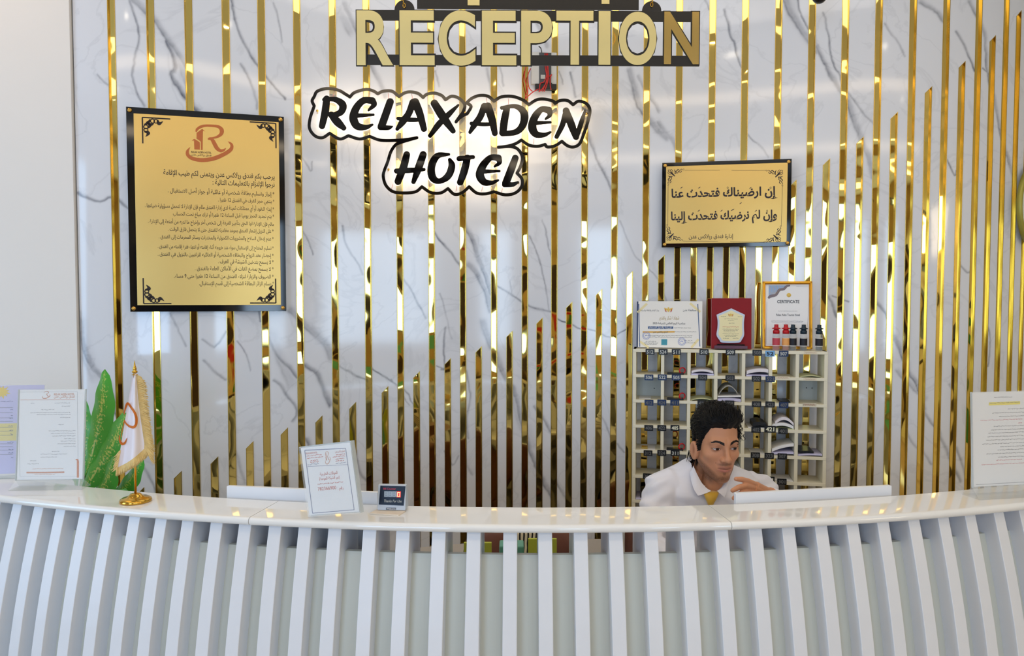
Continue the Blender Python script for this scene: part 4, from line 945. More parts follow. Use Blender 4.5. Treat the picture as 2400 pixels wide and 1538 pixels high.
lay('folded_letter', M['envelope_lilac'], 5, 5, 'fanned lilac papers in the lowest row, above the white screen', 'papers', 0, 0, 1, .02, .012)

def room_key(c, r, where, red=True):
    l, h = cell(c); d = h-l; v = floor_v(r)+0.0008
    t = thing('room_key', kf.p(l+d*.5, v, -.05), 'black key fob with a red loop, ' + where, 'key', 'keys in the rack')
    m = MB(); m.rbox(Frame(kf.p(0, v, 0), kf.u, -kf.w), l+d*.12, l+d*.86, 0.008, 0.045, 0.0005, 0.007, .004); m.build('key_fob', M['black_plastic'], t)
    m = MB(); cu = l+d*.80; m.tube([kf.p(cu + .012*math.cos(a), v+.0168 + .0125*math.sin(a), -.02-.006*math.cos(a)) for a in np.linspace(0, 2*PI, 18)], .0027, 7, False); m.build('loop', M['red_plastic'], t)
    m = MB(); m.fbox(kf, l+d*.42, l+d*.66, v+.0078, v+.016, -.04, -.038); m.build('room_number_plate', M['gold_card'], t)
for c, r, wh in ((1,0,'in the top row of the rack'),(1,1,'in the second row of the rack'),(1,3,'in the fourth row of the rack'),(1,4,'lowest of the four keys, above the man\'s shoulder')): room_key(c, r, wh)

# on top of the rack
tv = VT + 0.0003
M['cert_paper'] = mat('certificate_paper', (238, 234, 228), 0.4); M['cert_gold'] = mat('certificate_gold', (226, 190, 96), 0.5); M['cert_blue'] = mat('certificate_blue', (62, 92, 140), 0.5); M['cert_amber'] = mat('certificate_amber', (222, 172, 74), 0.5); M['cert_navy'] = mat('navy_edge', (34, 52, 92), 0.5)
M['grey_print'] = mat('grey_print', (130, 130, 136), 0.6); M['seal_blue'] = mat('seal_blue', (110, 130, 200), 0.6); M['dark_print'] = mat('dark_print', (70, 72, 80), 0.6); M['teal_print'] = mat('teal_print', (70, 150, 170), 0.6); M['red_print'] = mat('red_print', (190, 60, 50), 0.6)
def lean_frame(px, pybase, px2, w, tilt):
    """board leaning back on the rack's top, its foot from px to px2 at distance w in front of the rack's face"""
    u0 = kf.hit(px, pybase, w)[0]; u1 = kf.hit(px2, pybase, w)[0]
    v = Vector((0,0,1))*math.cos(tilt) - kf.w*math.sin(tilt)
    return Frame(kf.p(u0, tv, w) + Vector((0,0,.026*math.sin(tilt)+.0012)), kf.u, v), u1-u0
def scribble(mb, fr, u0, u1, v, h, w, seed=0):
    """a line of tiny illegible writing"""
    rnd = random.Random(seed); u = u0; k = 0
    while u < u1:
        L = min(rnd.uniform(h*1.2, h*4), u1-u)
        ribbon(mb, fr, [(u + L*i/6, v + rnd.uniform(-.35, .35)*h, h*rnd.uniform(.22, .4)) for i in range(7)], w); u += L + h*.5
# certificate with navy edge
cf, cw = lean_frame(1495, 816, 1645, -0.045, 0.10)
ch = cf.hit(1495, 706.5)[1]
cert = thing('certificate_board', cf.p(cw/2, 0, 0), 'cream Arabic certificate with gold corner bands, leftmost on top of the key rack', 'certificate')
mb = MB(); mb.fbox(cf, -.006, cw, 0, ch, -.022, -.004); mb.build('board', M['cert_navy'], cert, bevel=.0008)
mb = MB(); mb.fbox(cf, 0, cw+.001, 0, ch+.001, -.004, 0); mb.build('certificate_paper', M['cert_paper'], cert)
cz = rz
M['pale_gold_print'] = mat('pale_gold_print', (238, 222, 168), 0.4)
for pts in ([(165,445),(270,345)],[(755,340),(870,440)],[(850,745),(770,840)],[(190,770),(290,840)]): mb = MB(); zline(mb, cf, cz, [p+(26,) for p in pts], .0005, 4.8, straight=True); mb.build('gold_band', M['pale_gold_print'], cert)
mb = MB(); zline(mb, cf, cz, [(178,350,9),(182,600,9),(190,830,9)], .0005, 4.8); zline(mb, cf, cz, [(842,350,9),(855,600,9),(866,828,9)], .0005, 4.8)
zline(mb, cf, cz, [(282,615,28),(420,616,28),(566,615,26)], .0005, 4.8); mb.build('blue_print', M['cert_blue'], cert)
mb = MB(); zline(mb, cf, cz, [(222,664,18),(400,664,18),(582,662,18)], .0005, 4.8); mb.build('amber_band', M['cert_amber'], cert)
mb = MB()
ptext(mb, cf, 'بمناسبة اليوم العالمي للسياحة 2025', cz(335,0)[0], cz(700,0)[0], cz(0,574)[1], 30/4.8, .0006, .01, True)
ptext(mb, cf, 'محافظة عدن', cz(675,0)[0], cz(825,0)[0], cz(0,428)[1], 30/4.8, .0006, .01, True)
ptext(mb, cf, 'وزارة الإعلام والثقافة والسياحة', cz(195,0)[0], cz(405,0)[0], cz(0,428)[1], 26/4.8, .0006, .0, True)
ptext(mb, cf, 'فندق ريلاكس عدن', cz(340,0)[0], cz(505,0)[0], cz(0,670)[1], 26/4.8, .0008, .01, True)
for k, (x0, x1, y) in enumerate(((575,765,617),(585,830,662),(280,780,702),(300,775,720),(255,375,768),(690,780,762),(235,395,787),(700,815,785),(245,380,800))):
    u0, v = cf.hit(*cz(x0, y)); u1, _ = cf.hit(*cz(x1, y)); scribble(mb, cf, u0, u1, v, .0042, .0006, k)
mb.build('small_print', M['dark_print'], cert)
mb = MB(); ptext(mb, cf, 'شهادة شكر وتقدير', cz(405,0)[0], cz(632,0)[0], cz(0,522)[1], 58/4.8, .0006, .0, True); mb.build('gilt_title', mat('gilt_title', (176, 152, 84), 0.4), cert)
mb = MB(); ptext(mb, cf, 'السياحة والتحول المستدام', cz(295,0)[0], cz(545,0)[0], cz(0,622)[1], 28/4.8, .0009, .01, True); mb.build('white_print', M['cert_paper'], cert)
mb = MB()
for x, y, r in ((262,705,42),(662,772,42)):
    for rr in (r, r*.72): zline(mb, cf, cz, [(x + rr*math.cos(t), y + rr*math.sin(t), 4) for t in np.linspace(0, 2*PI, 16)], .0007, 4.8, 2)
    zline(mb, cf, cz, [(x-15, y+8, 5),(x,y-8,6),(x+15,y+6,5)], .0007, 4.8)
mb.build('stamp', M['seal_blue'], cert)
def eagle(fr, z, x, y, s, parent, k):
    """small heraldic bird with spread wings over a shield"""
    m = MB()
    zline(m, fr, z, [(x-46*s,y-18*s,6),(x-30*s,y-4*s,26*s),(x-12*s,y+4*s,22*s)], .0006, k); zline(m, fr, z, [(x+46*s,y-18*s,6),(x+30*s,y-4*s,26*s),(x+12*s,y+4*s,22*s)], .0006, k)
    zline(m, fr, z, [(x,y-26*s,14*s),(x,y,26*s),(x,y+26*s,18*s)], .0007, k); m.build('crest', M['cert_gold'], parent)
    m = MB(); zline(m, fr, z, [(x-38*s,y-6*s,8*s),(x-34*s,y+16*s,8*s),(x-20*s,y+26*s,6*s)], .0008, k); zline(m, fr, z, [(x+38*s,y-6*s,8*s),(x+34*s,y+16*s,8*s),(x+20*s,y+26*s,6*s)], .0008, k); m.build('crest_ribbon', M['red_print'], parent)
eagle(cf, cz, 512, 412, 1.0, cert, 4.8)
mb = MB(); a, b, c, d = box_uv(cf, *cz(432,745), *cz(497,812)); mb.fbox(cf, a, c, b, d, .0003, .0006); mb.build('printed_badge', M['teal_print'], cert)

# red presentation box with a shield award
sf, sw = lean_frame(1667, 817.5, 1761.5, -0.03, 0.07)
sh = sf.hit(1667, 699)[1]
award = thing('award_box', sf.p(sw/2, 0, 0), 'dark red presentation board holding a glass shield award, between the two certificates', 'award')
M['red_velvet'] = mat('red_velvet', (138, 6, 24), 0.75, sheen=0.4, noise=(50, 0.08)); M['shield_glass'] = mat('shield_glass', (206, 216, 236), 0.08, spec=0.6); M['shield_cream'] = mat('shield_cream', (240, 228, 178), 0.35); M['plinth'] = mat('plinth_maroon', (96, 56, 74), 0.25)
mb = MB(); mb.fbox(sf, 0, sw, 0, sh, -.03, -.006); mb.build('backing', M['red_velvet'], award, bevel=.0015)
SHD = [(1218,398),(1372,470),(1362,540),(1360,620),(1362,700),(1335,755),(1300,785),(1120,785),(1085,755),(1052,700),(1062,620),(1064,540),(1052,470)]
mb = MB(); pts = [sf.hit(*rz(x, y)) for x, y in smooth_line(SHD[1:], 4)]; pts = [sf.hit(*rz(*SHD[0]))] + pts
mb.prism([sf.p(u, v, -.004) for u, v in pts], [sf.p(u, v, .005) for u, v in pts]); mb.build('glass_shield', M['shield_glass'], award, bevel=.0012)
cxm, cym = 1212, 600
mb = MB(); pts = [((x-cxm)*.86+cxm, (y-cym)*.88+cym) for x, y in [SHD[0]] + [q for q in smooth_line(SHD[1:], 4)]]; pts = [sf.hit(*rz(*p)) for p in pts]
mb.prism([sf.p(u, v, .0051) for u, v in pts], [sf.p(u, v, .0056) for u, v in pts]); mb.build('engraved_face', M['shield_cream'], award)
mb = MB()
for k, (x0, x1, y) in enumerate(((1140,1290,518),(1180,1245,535),(1190,1250,565),(1120,1300,632),(1130,1290,648),(1130,1260,664),(1120,1300,684),(1135,1290,700),(1150,1270,712),(1125,1190,735),(1235,1300,735),(1100,1160,490),(1290,1335,492))):
    u0, v = sf.hit(*rz(x0, y)); u1, _ = sf.hit(*rz(x1, y)); scribble(mb, sf, u0, u1, v, .0032, .0058, 40+k)
mb.build('small_print', M['dark_print'], award)
mb = MB(); u0, v = sf.hit(*rz(1120, 607)); u1, _ = sf.hit(*rz(1300, 607)); scribble(mb, sf, u0, u1, v, .004, .0058, 77); mb.build('red_line', M['red_print'], award)
eagle(sf, lambda x, y: rz(x, y), 1212, 472, .62, award, 4.8)
for ch_ in [o for o in award.children if o.name.startswith('crest')]: ch_.location = sf.w*.0055
mb = MB(); a, b, c, d = box_uv(sf, *rz(1025,808), *rz(1395,850)); mb.fbox(sf, a, c, 0, d-b, -.006, .03); mb.build('plinth', M['plinth'], award, bevel=.002)
mb = MB(); a2, b2, c2, d2 = box_uv(sf, *rz(1055,786), *rz(1365,808)); mb.fbox(sf, a2, c2, d-b, d-b+.006, -.005, .02); mb.build('shield_foot', M['black_gloss'], award, bevel=.001)

# framed CERTIFICATE
ff, fw_ = lean_frame(1787, 819, 1904, -0.062, 0.10)
fr_top = ff.hit(1795, 660)[1]
M['gilt_frame'] = mat('gilt_frame', (222, 158, 48), 0.28, 0.85, bump=(120, .3, .002)); M['lilac_print'] = mat('lilac_print', (150, 176, 214), 0.5); M['mauve_print'] = mat('mauve_print', (128, 116, 124), 0.5)
gcert = thing('framed_certificate', ff.p(fw_/2, 0, 0), 'certificate in a gilt frame standing behind the small bottles', 'certificate')
T = .009
mb = MB()
for u0, u1, v0, v1 in ((0,T,0,fr_top),(fw_-T,fw_,0,fr_top),(0,fw_,0,T),(0,fw_,fr_top-T,fr_top)): mb.fbox(ff, u0, u1, v0, v1, -.012, .004)
for u0, u1, v0, v1 in ((T,T+.003,T,fr_top-T),(fw_-T-.003,fw_-T,T,fr_top-T),(T,fw_-T,T,T+.003),(T,fw_-T,fr_top-T-.003,fr_top-T)): mb.fbox(ff, u0, u1, v0, v1, -.01, .001)
mb.build('gilt_frame', M['gilt_frame'], gcert, bevel=.0018)
mb = MB(); mb.fbox(ff, T*.6, fw_-T*.6, T*.6, fr_top-T*.6, -.012, -.004); mb.build('certificate_paper', M['paper'], gcert)
mb = MB(); fz = rz
ptext(mb, ff, 'CERTIFICATE', fz(1735,0)[0], fz(1985,0)[0], fz(0,338)[1], 46/4.8, -.0035, .02, yr=fz(0,339)[1]); mb.build('title', M['dark_print'], gcert); mb = MB()
ptext(mb, ff, 'Relax Aden Tourist Hotel', fz(1725,0)[0], fz(1990,0)[0], fz(0,482)[1], 34/4.8, -.0035, .01); mb.build('hotel_name', M['dark_print'], gcert); mb = MB()
for k, (x0, x1, y) in enumerate(((1750,1965,428),(1672,2030,540),(1675,2020,552),(1795,1905,572))):
    mb = MB(); u0, v = ff.hit(*fz(x0, y)); u1, _ = ff.hit(*fz(x1, y)); scribble(mb, ff, u0, u1, v, .0026, -.0035, 90+k); mb.build('small_print', M['dark_print'], gcert)

mb = MB(); zline(mb, ff, fz, [(1635,285,22),(1660,262,34),(1715,250,30),(1740,220,30),(1760,190,30),(1810,180,30),(1840,150,26),(1880,140,16)], -.0034, 4.8); mb.build('corner_band', M['mauve_print'], gcert)
mb = MB(); pts = [ff.hit(*fz(x, y), -.0036) for x, y in ((1640,140),(1830,140),(1800,170),(1745,180),(1725,215),(1705,245),(1640,260))]; put(mb, ff, fill([pts]), -.0036); mb.build('corner_pattern', M['lilac_print'], gcert)
mb = MB()
for k in range(5): zline(mb, ff, fz, [(1645+k*36,145,3),(1665+k*30,190,3),(1650+k*14,240,3)], -.0034, 4.8)
u, v = ff.hit(*fz(1868, 248)); mb.lathe([(0,.001),(.0085,.0008),(.009,0)], ff.p(u, v, -.0038), 18, ff.w); mb.build('seal', M['cert_gold'], gcert)
mb = MB(); zline(mb, ff, fz, [(1950,150,2),(2100,158,2),(2085,480,2),(2070,640,2)], -.0035, 4.8, straight=True); zline(mb, ff, fz, [(1620,330,2),(1612,800,2),(1700,805,2)], -.0035, 4.8, straight=True); mb.build('border_line', M['grey_print'], gcert)

# five small bottles
def bottle_mats(nm, cap, liquid, label):
    return (mat(nm+'_cap', cap, .3), mat(nm+'_liquid', liquid, .08, alpha=.55, spec=.6), mat(nm+'_label', label, .5))
BM = {'red': bottle_mats('red_bottle', (186, 16, 34), (214, 60, 60), (196, 70, 84)), 'orange': bottle_mats('orange_bottle', (196, 22, 34), (228, 130, 90), (238, 168, 96)), 'dark': bottle_mats('dark_bottle', (10, 40, 56), (60, 84, 86), (26, 24, 34))}
M['bottle_glass'] = mat('bottle_glass', (220, 226, 228), .04, alpha=.22, spec=.7)
M['label_edge'] = mat('label_edge', (232, 228, 220), .5)
for x, kind, w, lab in ((1722,'red',.0,'small bottle with a red cap and red label, leftmost of five before the framed certificate'),(1830,'orange',.0,'small bottle with a red cap and orange label, second of five before the framed certificate'),(1910,'dark',.0,'small bottle with a dark teal cap, third of the five, touching the orange one'),(2030,'dark',.0,'small bottle with a dark teal cap, fourth of the five, before the right frame edge'),(2205,'dark',.0,'small bottle with a dark teal cap standing apart at the rack\'s right end')):
    u, _ = kf.hit(*rz(x, 866), -.017+w); c = kf.p(u, tv, -.017+w); k = .0078*1.03
    t = thing('perfume_bottle', c, lab, 'bottle', 'small bottles on the key rack')
    cm, lm, bm = BM[kind]
    R = .0138
    m = MB(); m.lathe([(0,0),(R,.0),(R+.0006,.003),(R+.0006,.066),(R-.001,.070),(.008,.072),(.008,.076)], c, 20); m.build('glass_body', M['bottle_glass'], t)
    m = MB(); m.lathe([(0,.003),(R-.0015,.003),(R-.0015,.046),(0,.046)], c, 16); m.build('liquid', lm, t)
    m = MB(); m.lathe([(R+.001,.022),(R+.001,.052)], c, 24); lb_ = m.build('label', bm, t, recalc=False)
    m = MB(); m.lathe([(R+.0011,.0195),(R+.0011,.022)], c, 24); m.lathe([(R+.0011,.052),(R+.0011,.0545)], c, 24); m.build('label_border', M['label_edge'], lb_, recalc=False)
    m = MB(); m.lathe([(.0,.07),(.0135,.07),(.0135,.083),(.010,.085),(.010,.089),(.017,.0905),(.017,.093),(.009,.096),(.008,.104),(.0085,.108),(0,.109)], c, 18); m.build('cap', cm, t)
# ---------------------------------------------------------------- things standing on the counter
M['clear'] = mat('clear_plastic', (246, 250, 250), .03, alpha=.14, spec=.55)
M['clear_edge'] = mat('clear_plastic_edge', (222, 230, 232), .08, alpha=.5, spec=.5)
M['lilac_card'] = mat('lilac_card', (206, 200, 236), .5); M['yellow_card'] = mat('yellow_card', (236, 218, 128), .5); M['star_yellow'] = mat('star_yellow', (238, 206, 40), .5); M['print_blue'] = mat('print_blue', (70, 74, 130), .5); M['print_red'] = mat('print_red', (204, 84, 64), .5); M['print_pink'] = mat('print_pink', (206, 60, 84), .5); M['highlight'] = mat('highlighter_yellow', (246, 226, 30), .6); M['tan_print'] = mat('tan_print', (206, 130, 84), .5)
def stand_frame(x0, y0, x1, y1, z, tilt, lift=0.0):
    A = atz(x0, y0, z); B = atz(x1, y1, z); u = B - A; u.z = 0
    n = u.normalized().cross(Vector((0,0,1)))
    return Frame(Vector((A.x, A.y, z+lift)), u, Vector((0,0,1))*math.cos(tilt) - n*math.sin(tilt)), u.length
def lines(fr, t, m, rows, w, h, k, seed, name='small_print'):
    for i, (x0, x1, y) in enumerate(rows):
        b = MB(); u0, v = fr.hit(x0, y, w); u1, _ = fr.hit(x1, y, w); scribble(b, fr, u0, u1, v, h, w, seed+i); b.build(name, m, t)
def holder(t, fr, L, H, depth, sheet_v0):
    """clear T-shaped acrylic holder: two thin sheets with the paper between, on a splayed foot"""
    m = MB(); m.fbox(fr, 0, L, sheet_v0, H, .0012, .0032); m.build('front_sheet', M['clear'], t)
    m = MB(); m.fbox(fr, 0, L, sheet_v0, H, -.0032, -.0016); m.build('back_sheet', M['clear'], t)
    m = MB()
    for u in (0, L-.0012): m.fbox(fr, u, u+.0012, sheet_v0, H, -.0032, .0032)
    m.build('side_edge', M['clear_edge'], t)
    n = Vector((fr.w.x, fr.w.y, 0)).normalized(); z0 = Z1; P0 = fr.p(0, sheet_v0, 0); P1 = fr.p(L, sheet_v0, 0)
    e = fr.u*.006
    m = MB()
    for s in (1, -1):
        a0, a1 = P0 + n*s*depth - e, P1 + n*s*depth + e; a0.z = a1.z = z0
        th = Vector((0,0,.0018))
        m.hexa([a0, a1, P1, P0, a0+th, a1+th, P1+th, P0+th])
    b = [P0 + n*depth - e, P1 + n*depth + e, P1 - n*depth + e, P0 - n*depth - e]
    b = [Vector((q.x, q.y, z0)) for q in b]; m.hexa(b + [q + Vector((0,0,.0015)) for q in b])
    m.build('foot', M['clear'], t)
Z1 = ZT + 0.0004

# left: letter in a clear holder
fr, L = stand_frame(36, 1146, 196, 1144, ZT, 0.10, .0)
H = fr.hit(34, 913)[1]; v0 = fr.hit(38, 1127)[1]
t = thing('sign_holder', fr.p(L/2, 0, 0), 'clear holder with a white hotel letter, standing on the counter beside the table flag', 'sign holder')
holder(t, fr, L, H, .026, v0)
m = MB(); m.fbox(fr, .004, L-.004, v0+.003, H-.002, -.0012, .0008); m.build('letter_paper', M['paper'], t)
m = MB(); u0, vb, u1, vt = box_uv(fr, 99, 917, 118, 935, .0011); logo(m, fr, u0, vb, u1, vt, .00095, True, False); m.build('emblem', M['tan_print'], t)
hz2 = zx(0, 860, 4.524)
m = MB(); ptext(m, fr, 'RELAX ADEN HOTEL', hz2(572,0)[0], hz2(790,0)[0], hz2(0,302)[1], 24/4.524*1.3, .001, .02); m.build('heading', M['tan_print'], t)
m = MB(); ptext(m, fr, 'فندق ريلاكس عدن', hz2(572,0)[0], hz2(790,0)[0], hz2(0,328)[1], 34/4.524, .001, .02, True); m.build('heading', M['tan_print'], t)
m = MB(); zline(m, fr, hz2, [(215,352,4),(795,350,4)], .001, 4.524, straight=True); m.build('rule', M['tan_print'], t)
lines(fr, t, M['grey_print'], [hz2(a, y)[:1] + hz2(b, y) for a, b, y in ((580,745,384),(655,745,418),(325,370,388),(440,575,455),(320,745,487),(390,745,508),(640,745,538),(620,675,613),(515,800,680),(540,800,706),(555,800,734),(680,800,762),(645,800,788),(610,800,816),(675,800,844),(550,630,898),(430,715,928),(430,605,958),(320,380,996),(290,410,1030))], .001, .0032, 1, 200)
lines(fr, t, M['tan_print'], [hz2(a, y)[:1] + hz2(b, y) for a, b, y in ((345,670,1082),(365,580,1143))], .001, .003, 1, 240, 'red_print')
m = MB(); zline(m, fr, hz2, [(280,1122,16),(480,1122,16),(682,1118,16)], .001, 4.524); m.build('footer_bar', M['tan_print'], t)
m = MB(); zline(m, fr, hz2, [(802,985,10),(822,985,20),(826,1000,22),(826,1175,22)], .001, 4.524, straight=True); m.build('orange_mark', M['orange_print'], t)
m = MB(); zline(m, fr, hz2, [(190,268,2.5),(820,262,2.5),(828,1160,2.5),(212,1160,2.5),(190,268,2.5)], .001, 4.524, straight=True); m.build('border_line', M['grey_print'], t)

# far left: tariff card, half out of the picture
fr, L = stand_frame(-40, 1124, 104, 1119, ZT, 0.06)
H = fr.hit(60, 903)[1]; v0 = fr.hit(60, 1109)[1]
t = thing('tariff_card', fr.p(L/2, 0, 0), 'lilac and yellow price card in a clear stand, partly hidden at the far left', 'price card')
m = MB(); m.fbox(fr, 0, L, v0, H, -.001, .001); m.build('card', M['lilac_card'], t)
m = MB(); m.fbox(fr, -.003, L+.004, 0.0006, H+.002, .0018, .0036); m.build('clear_front', M['clear'], t)
m = MB(); m.fbox(fr, -.003, L+.004, 0.0006, .003, -.04, .0018); m.build('foot', M['clear_edge'], t)
m = MB(); u0, vb, u1, vt = box_uv(fr, -40, 994, 103, 1031, .001); m.fbox(fr, 0, L, vb, vt, .001, .0013); m.build('yellow_band', M['yellow_card'], t)
m = MB(); st = []
for k in range(24):
    r_ = (17.5 if k % 2 else 11)*(1.15 if k % 4 == 1 else 1); st.append(fr.hit(3 + r_*1.15*math.cos(k*PI/12), 919 + r_*.85*math.sin(k*PI/12), .0012))
put(m, fr, fill([st]), .0013); m.build('starburst', M['star_yellow'], t)
lines(fr, t, M['print_blue'], [(-20,30,942),(24,30,961),(25,30,974),(22,30,981),(19,30,999),(22,30,1009),(23,30,1018),(17,31,1037),(20,31,1054),(20,31,1062),(26,31,1073)], .0014, .004, 1, 300)
m = MB()
for y in (956, 968, 980, 988, 1002, 1011, 1021, 1041, 1048, 1056, 1066): zline(m, fr, lambda x, y_: (x, y_), [(-30,y,1.0),(30,y-.6,1.0)], .0014, 1, straight=True)
m.build('table_grid', M['grey_print'], t)

# table flag
fb = atz(318, 1176, ZT); 
t = thing('table_flag', (fb.x, fb.y, ZT), 'small white table flag with gold fringe and an orange emblem on a brass stand', 'flag')
z = ZT + .0004
m = MB(); m.lathe([(0,z),(.0395,z),(.0405,z+.004),(.0385,z+.008),(.033,z+.011),(.022,z+.013),(.016,z+.018),(.013,z+.0215),(.007,z+.023),(0,z+.0235)], (fb.x, fb.y, 0), 36); m.build('base', M['brass'], t)
FY = fb.y
ptop = at(316, 878, FY); m = MB(); m.tube([(fb.x, fb.y, z+.02), (ptop.x, FY, ptop.z)], .0032, 12); m.build('pole', M['brass'], t)
k = (at(316, 844, FY).z - ptop.z)/34
m = MB(); m.lathe([(0,-2*k),(7*k,-1*k),(7*k,0),(3.5*k,1*k),(3*k,3*k),(6*k,5*k),(6*k,8*k),(3*k,10*k),(4.6*k,12*k),(3.6*k,15*k),(3.6*k,16.5*k),(2.2*k,20*k),(1.4*k,27*k),(0,34*k)], ptop, 20); m.build('finial', M['brass'], t)
FL = [(876,312),(900,308),(940,301),(980,294),(1020,287),(1060,281),(1098,274)]
FR_ = [(876,321),(892,322),(940,326),(980,331),(1020,337),(1040,340),(1052,340)]
def fold(a, v): return .0105*math.sin(a*7.5 + .6)*(.25 + v) - .012*v
def flag_pt(a, v, out=0.0):
    xl = np.interp(v, np.linspace(0,1,7), [q[1] for q in FL]); yl = np.interp(v, np.linspace(0,1,7), [q[0] for q in FL])
    xr = np.interp(v, np.linspace(0,1,7), [q[1] for q in FR_]); yr = np.interp(v, np.linspace(0,1,7), [q[0] for q in FR_])
    return at(xl + (xr-xl)*a, yl + (yr-yl)*a + 9*v*math.sin(a*PI)*.6, FY + fold(a, v) - .003 - out)
M['flag_cloth'] = mat('flag_satin', (238, 232, 240), .35, sheen=.4); M['fringe'] = mat('fringe_gold', (232, 204, 140), .7, noise=(140, .18))
m = MB(); rows = [[flag_pt(a, v) for a in np.linspace(0,1,26)] for v in np.linspace(0,1,26)]; m.grid(rows)
rows = [[flag_pt(a, v, -.0012) for a in np.linspace(0,1,26)] for v in np.linspace(0,1,26)]; m.grid(rows); cl = m.build('cloth', M['flag_cloth'], t, recalc=False)
fz = zx(230, 830, 4.158)
def flag_out(px, py, out):
    v = .5; 
    for _ in range(12):
        yl = np.interp(v, np.linspace(0,1,7), [q[0] for q in FL]); v = min(1, max(0, v + (py-yl)/222))
    xl = np.interp(v, np.linspace(0,1,7), [q[1] for q in FL]); xr = np.interp(v, np.linspace(0,1,7), [q[1] for q in FR_])
    a = (px-xl)/max(1, xr-xl); return at(px, py, FY + fold(a, v) - .003 - out)
m = MB()
for s in ([(252,590,10),(262,545,16),(275,500,22),(290,480,20),(322,522,20),(360,580,24),(374,635,24),(368,690,24),(340,714,26),(300,702,20),(268,672,13),(256,640,8)],[(256,650,10),(240,720,9),(228,780,8),(226,815,5)],[(206,790,8),(212,845,22),(232,876,26),(258,868,20),(274,835,9),(280,818,4)]):
    q = smooth_line(s, 6); Lp = []; Rp = []
    for i, p in enumerate(q):
        a, b = q[max(i-1,0)], q[min(i+1,len(q)-1)]; dx, dy = b[0]-a[0], b[1]-a[1]; l = math.hypot(dx, dy) or 1
        for sgn, lst in ((1, Lp), (-1, Rp)): lst.append(flag_out(*fz(p[0] - sgn*dy/l*p[2]/2, p[1] + sgn*dx/l*p[2]/2), .0016))
    n = len(q); m.add(Lp + Rp, [(i, i+1, n+i+1, n+i) for i in range(n-1)])
m.build('emblem', M['orange_print'], cl)
m = MB(); rnd = random.Random(3)
N_ = 190
edge = [flag_pt(1, v) for v in np.linspace(.05, 1, N_)]
def strand(p, dd, L, r0):
    e = p + dd*L; m.tube([p - dd*.0015, p + dd*L*.4 + Vector((0, rnd.uniform(-.0012,.0012), .0006)), p + dd*L*.75 + Vector((0, rnd.uniform(-.0015,.0015), .0003)), e], [r0, r0*1.05, r0*.9, r0*.3], 4)
def fdir(i): v = i/(N_-1); return Vector((1, 0, -.22 - .30*v - 1.3*max(0, v-.86)/.14))
def flen(i): v = i/(N_-1); return .0085 + .0155*min(1, v*7)
m.grid([[p + fdir(i)*flen(i)*q + Vector((0, .0006, 0)) for q in (0, .3, .62)] for i, p in enumerate(edge)], True)
for i, p in enumerate(edge):
    for q in range(2): strand(p, fdir(i) + Vector((rnd.uniform(-.06,.06), rnd.uniform(-.12,.12), rnd.uniform(-.10,.10))), flen(i)*rnd.uniform(.9, 1.08), .0011)
bot = [flag_pt(a, 1) for a in np.linspace(1, 0, 150)]
bdir = lambda i: Vector((.45*(1-i/149)**1.5 - .10, 0, -1))
m.grid([[p + bdir(i)*.021*q + Vector((0, .0006, 0)) for q in (0, .3, .62)] for i, p in enumerate(bot)], True)
for i, p in enumerate(bot):
    for q in range(2): strand(p, bdir(i) + Vector((rnd.uniform(-.09,.09), rnd.uniform(-.12,.12), 0)), .021*rnd.uniform(.92, 1.08), .0011)
lft = [flag_pt(0, v) for v in np.linspace(.82, 1, 40)]
for p in lft: strand(p, Vector((-1 + rnd.uniform(-.2,.2), rnd.uniform(-.2,.2), -.85)), .0125*rnd.uniform(.8, 1.1), .0010)
m.build('fringe', M['fringe'], cl)

# leaning notice in a thick clear block
fr, L = stand_frame(723, 1213, 843, 1231, ZT, 0.03, .0015)
_c, _s = math.cos(math.radians(10.0)), math.sin(math.radians(10.0)); fr.u, fr.v = fr.u*_c + fr.v*_s, fr.v*_c - fr.u*_s      # it stands a little askew
L = fr.hit(845, 1201)[0]
H = fr.hit(702, 1048)[1]
t = thing('notice_stand', fr.p(L/2, 0, 0), 'leaning white notice with a blue border and a red phone number, beside the bill counter', 'notice')
m = MB(); m.fbox(fr, 0, L, 0, H, .0, .003); m.build('front_sheet', M['clear'], t)
m = MB(); m.fbox(fr, .0, L, 0.0, H, -.014, -.011); m.build('back_sheet', M['clear_edge'], t)
m = MB(); m.fbox(fr, 0, L, H-.002, H, -.011, 0); m.fbox(fr, L-.0015, L, 0, H-.002, -.011, 0); m.build('edge_strip', M['clear_edge'], t)
m = MB(); m.fbox(fr, .003, L-.004, .004, H-.003, -.003, -.0008); m.build('notice_paper', M['paper'], t)
nz = zx(680, 1020, 7.323)
m = MB(); zline(m, fr, nz, [(250,262,11),(952,228,11),(1098,1282,11),(385,1342,11),(250,262,11)], -.0004, 7.323, straight=True); zline(m, fr, nz, [(300,540,4),(985,508,4)], -.0004, 7.323, straight=True); m.build('border', M['print_blue'], t)
m = MB(); u0, vb, u1, vt = box_uv(fr, *nz(578, 282), *nz(704, 502), -.0004); logo(m, fr, u0, vb, u1, vt, -.0004, True, True); m.build('emblem', M['tan_print'], t)
for s, x0, x1, yb, em, ar, mm in (('RELAX ADEN HOTEL',275,468,334,46,0,'print_red'),('فندق ريلاكس عدن',772,940,302,46,1,'print_red'),('الحوالات الخارجية',512,815,695,74,1,'print_red'),('(عبر الشبكة الموحدة)',500,855,775,70,1,'print_red'),('رقم :',820,915,935,70,1,'print_red'),('782366900',478,795,955,82,0,'print_red')):
    m = MB(); ptext(m, fr, s, nz(x0,0)[0], nz(x1,0)[0], nz(0,yb)[1], em/7.323, -.0003, .005, bool(ar), nz(0, yb-.052*(x1-x0))[1]); m.build('text_line', M[mm], t)
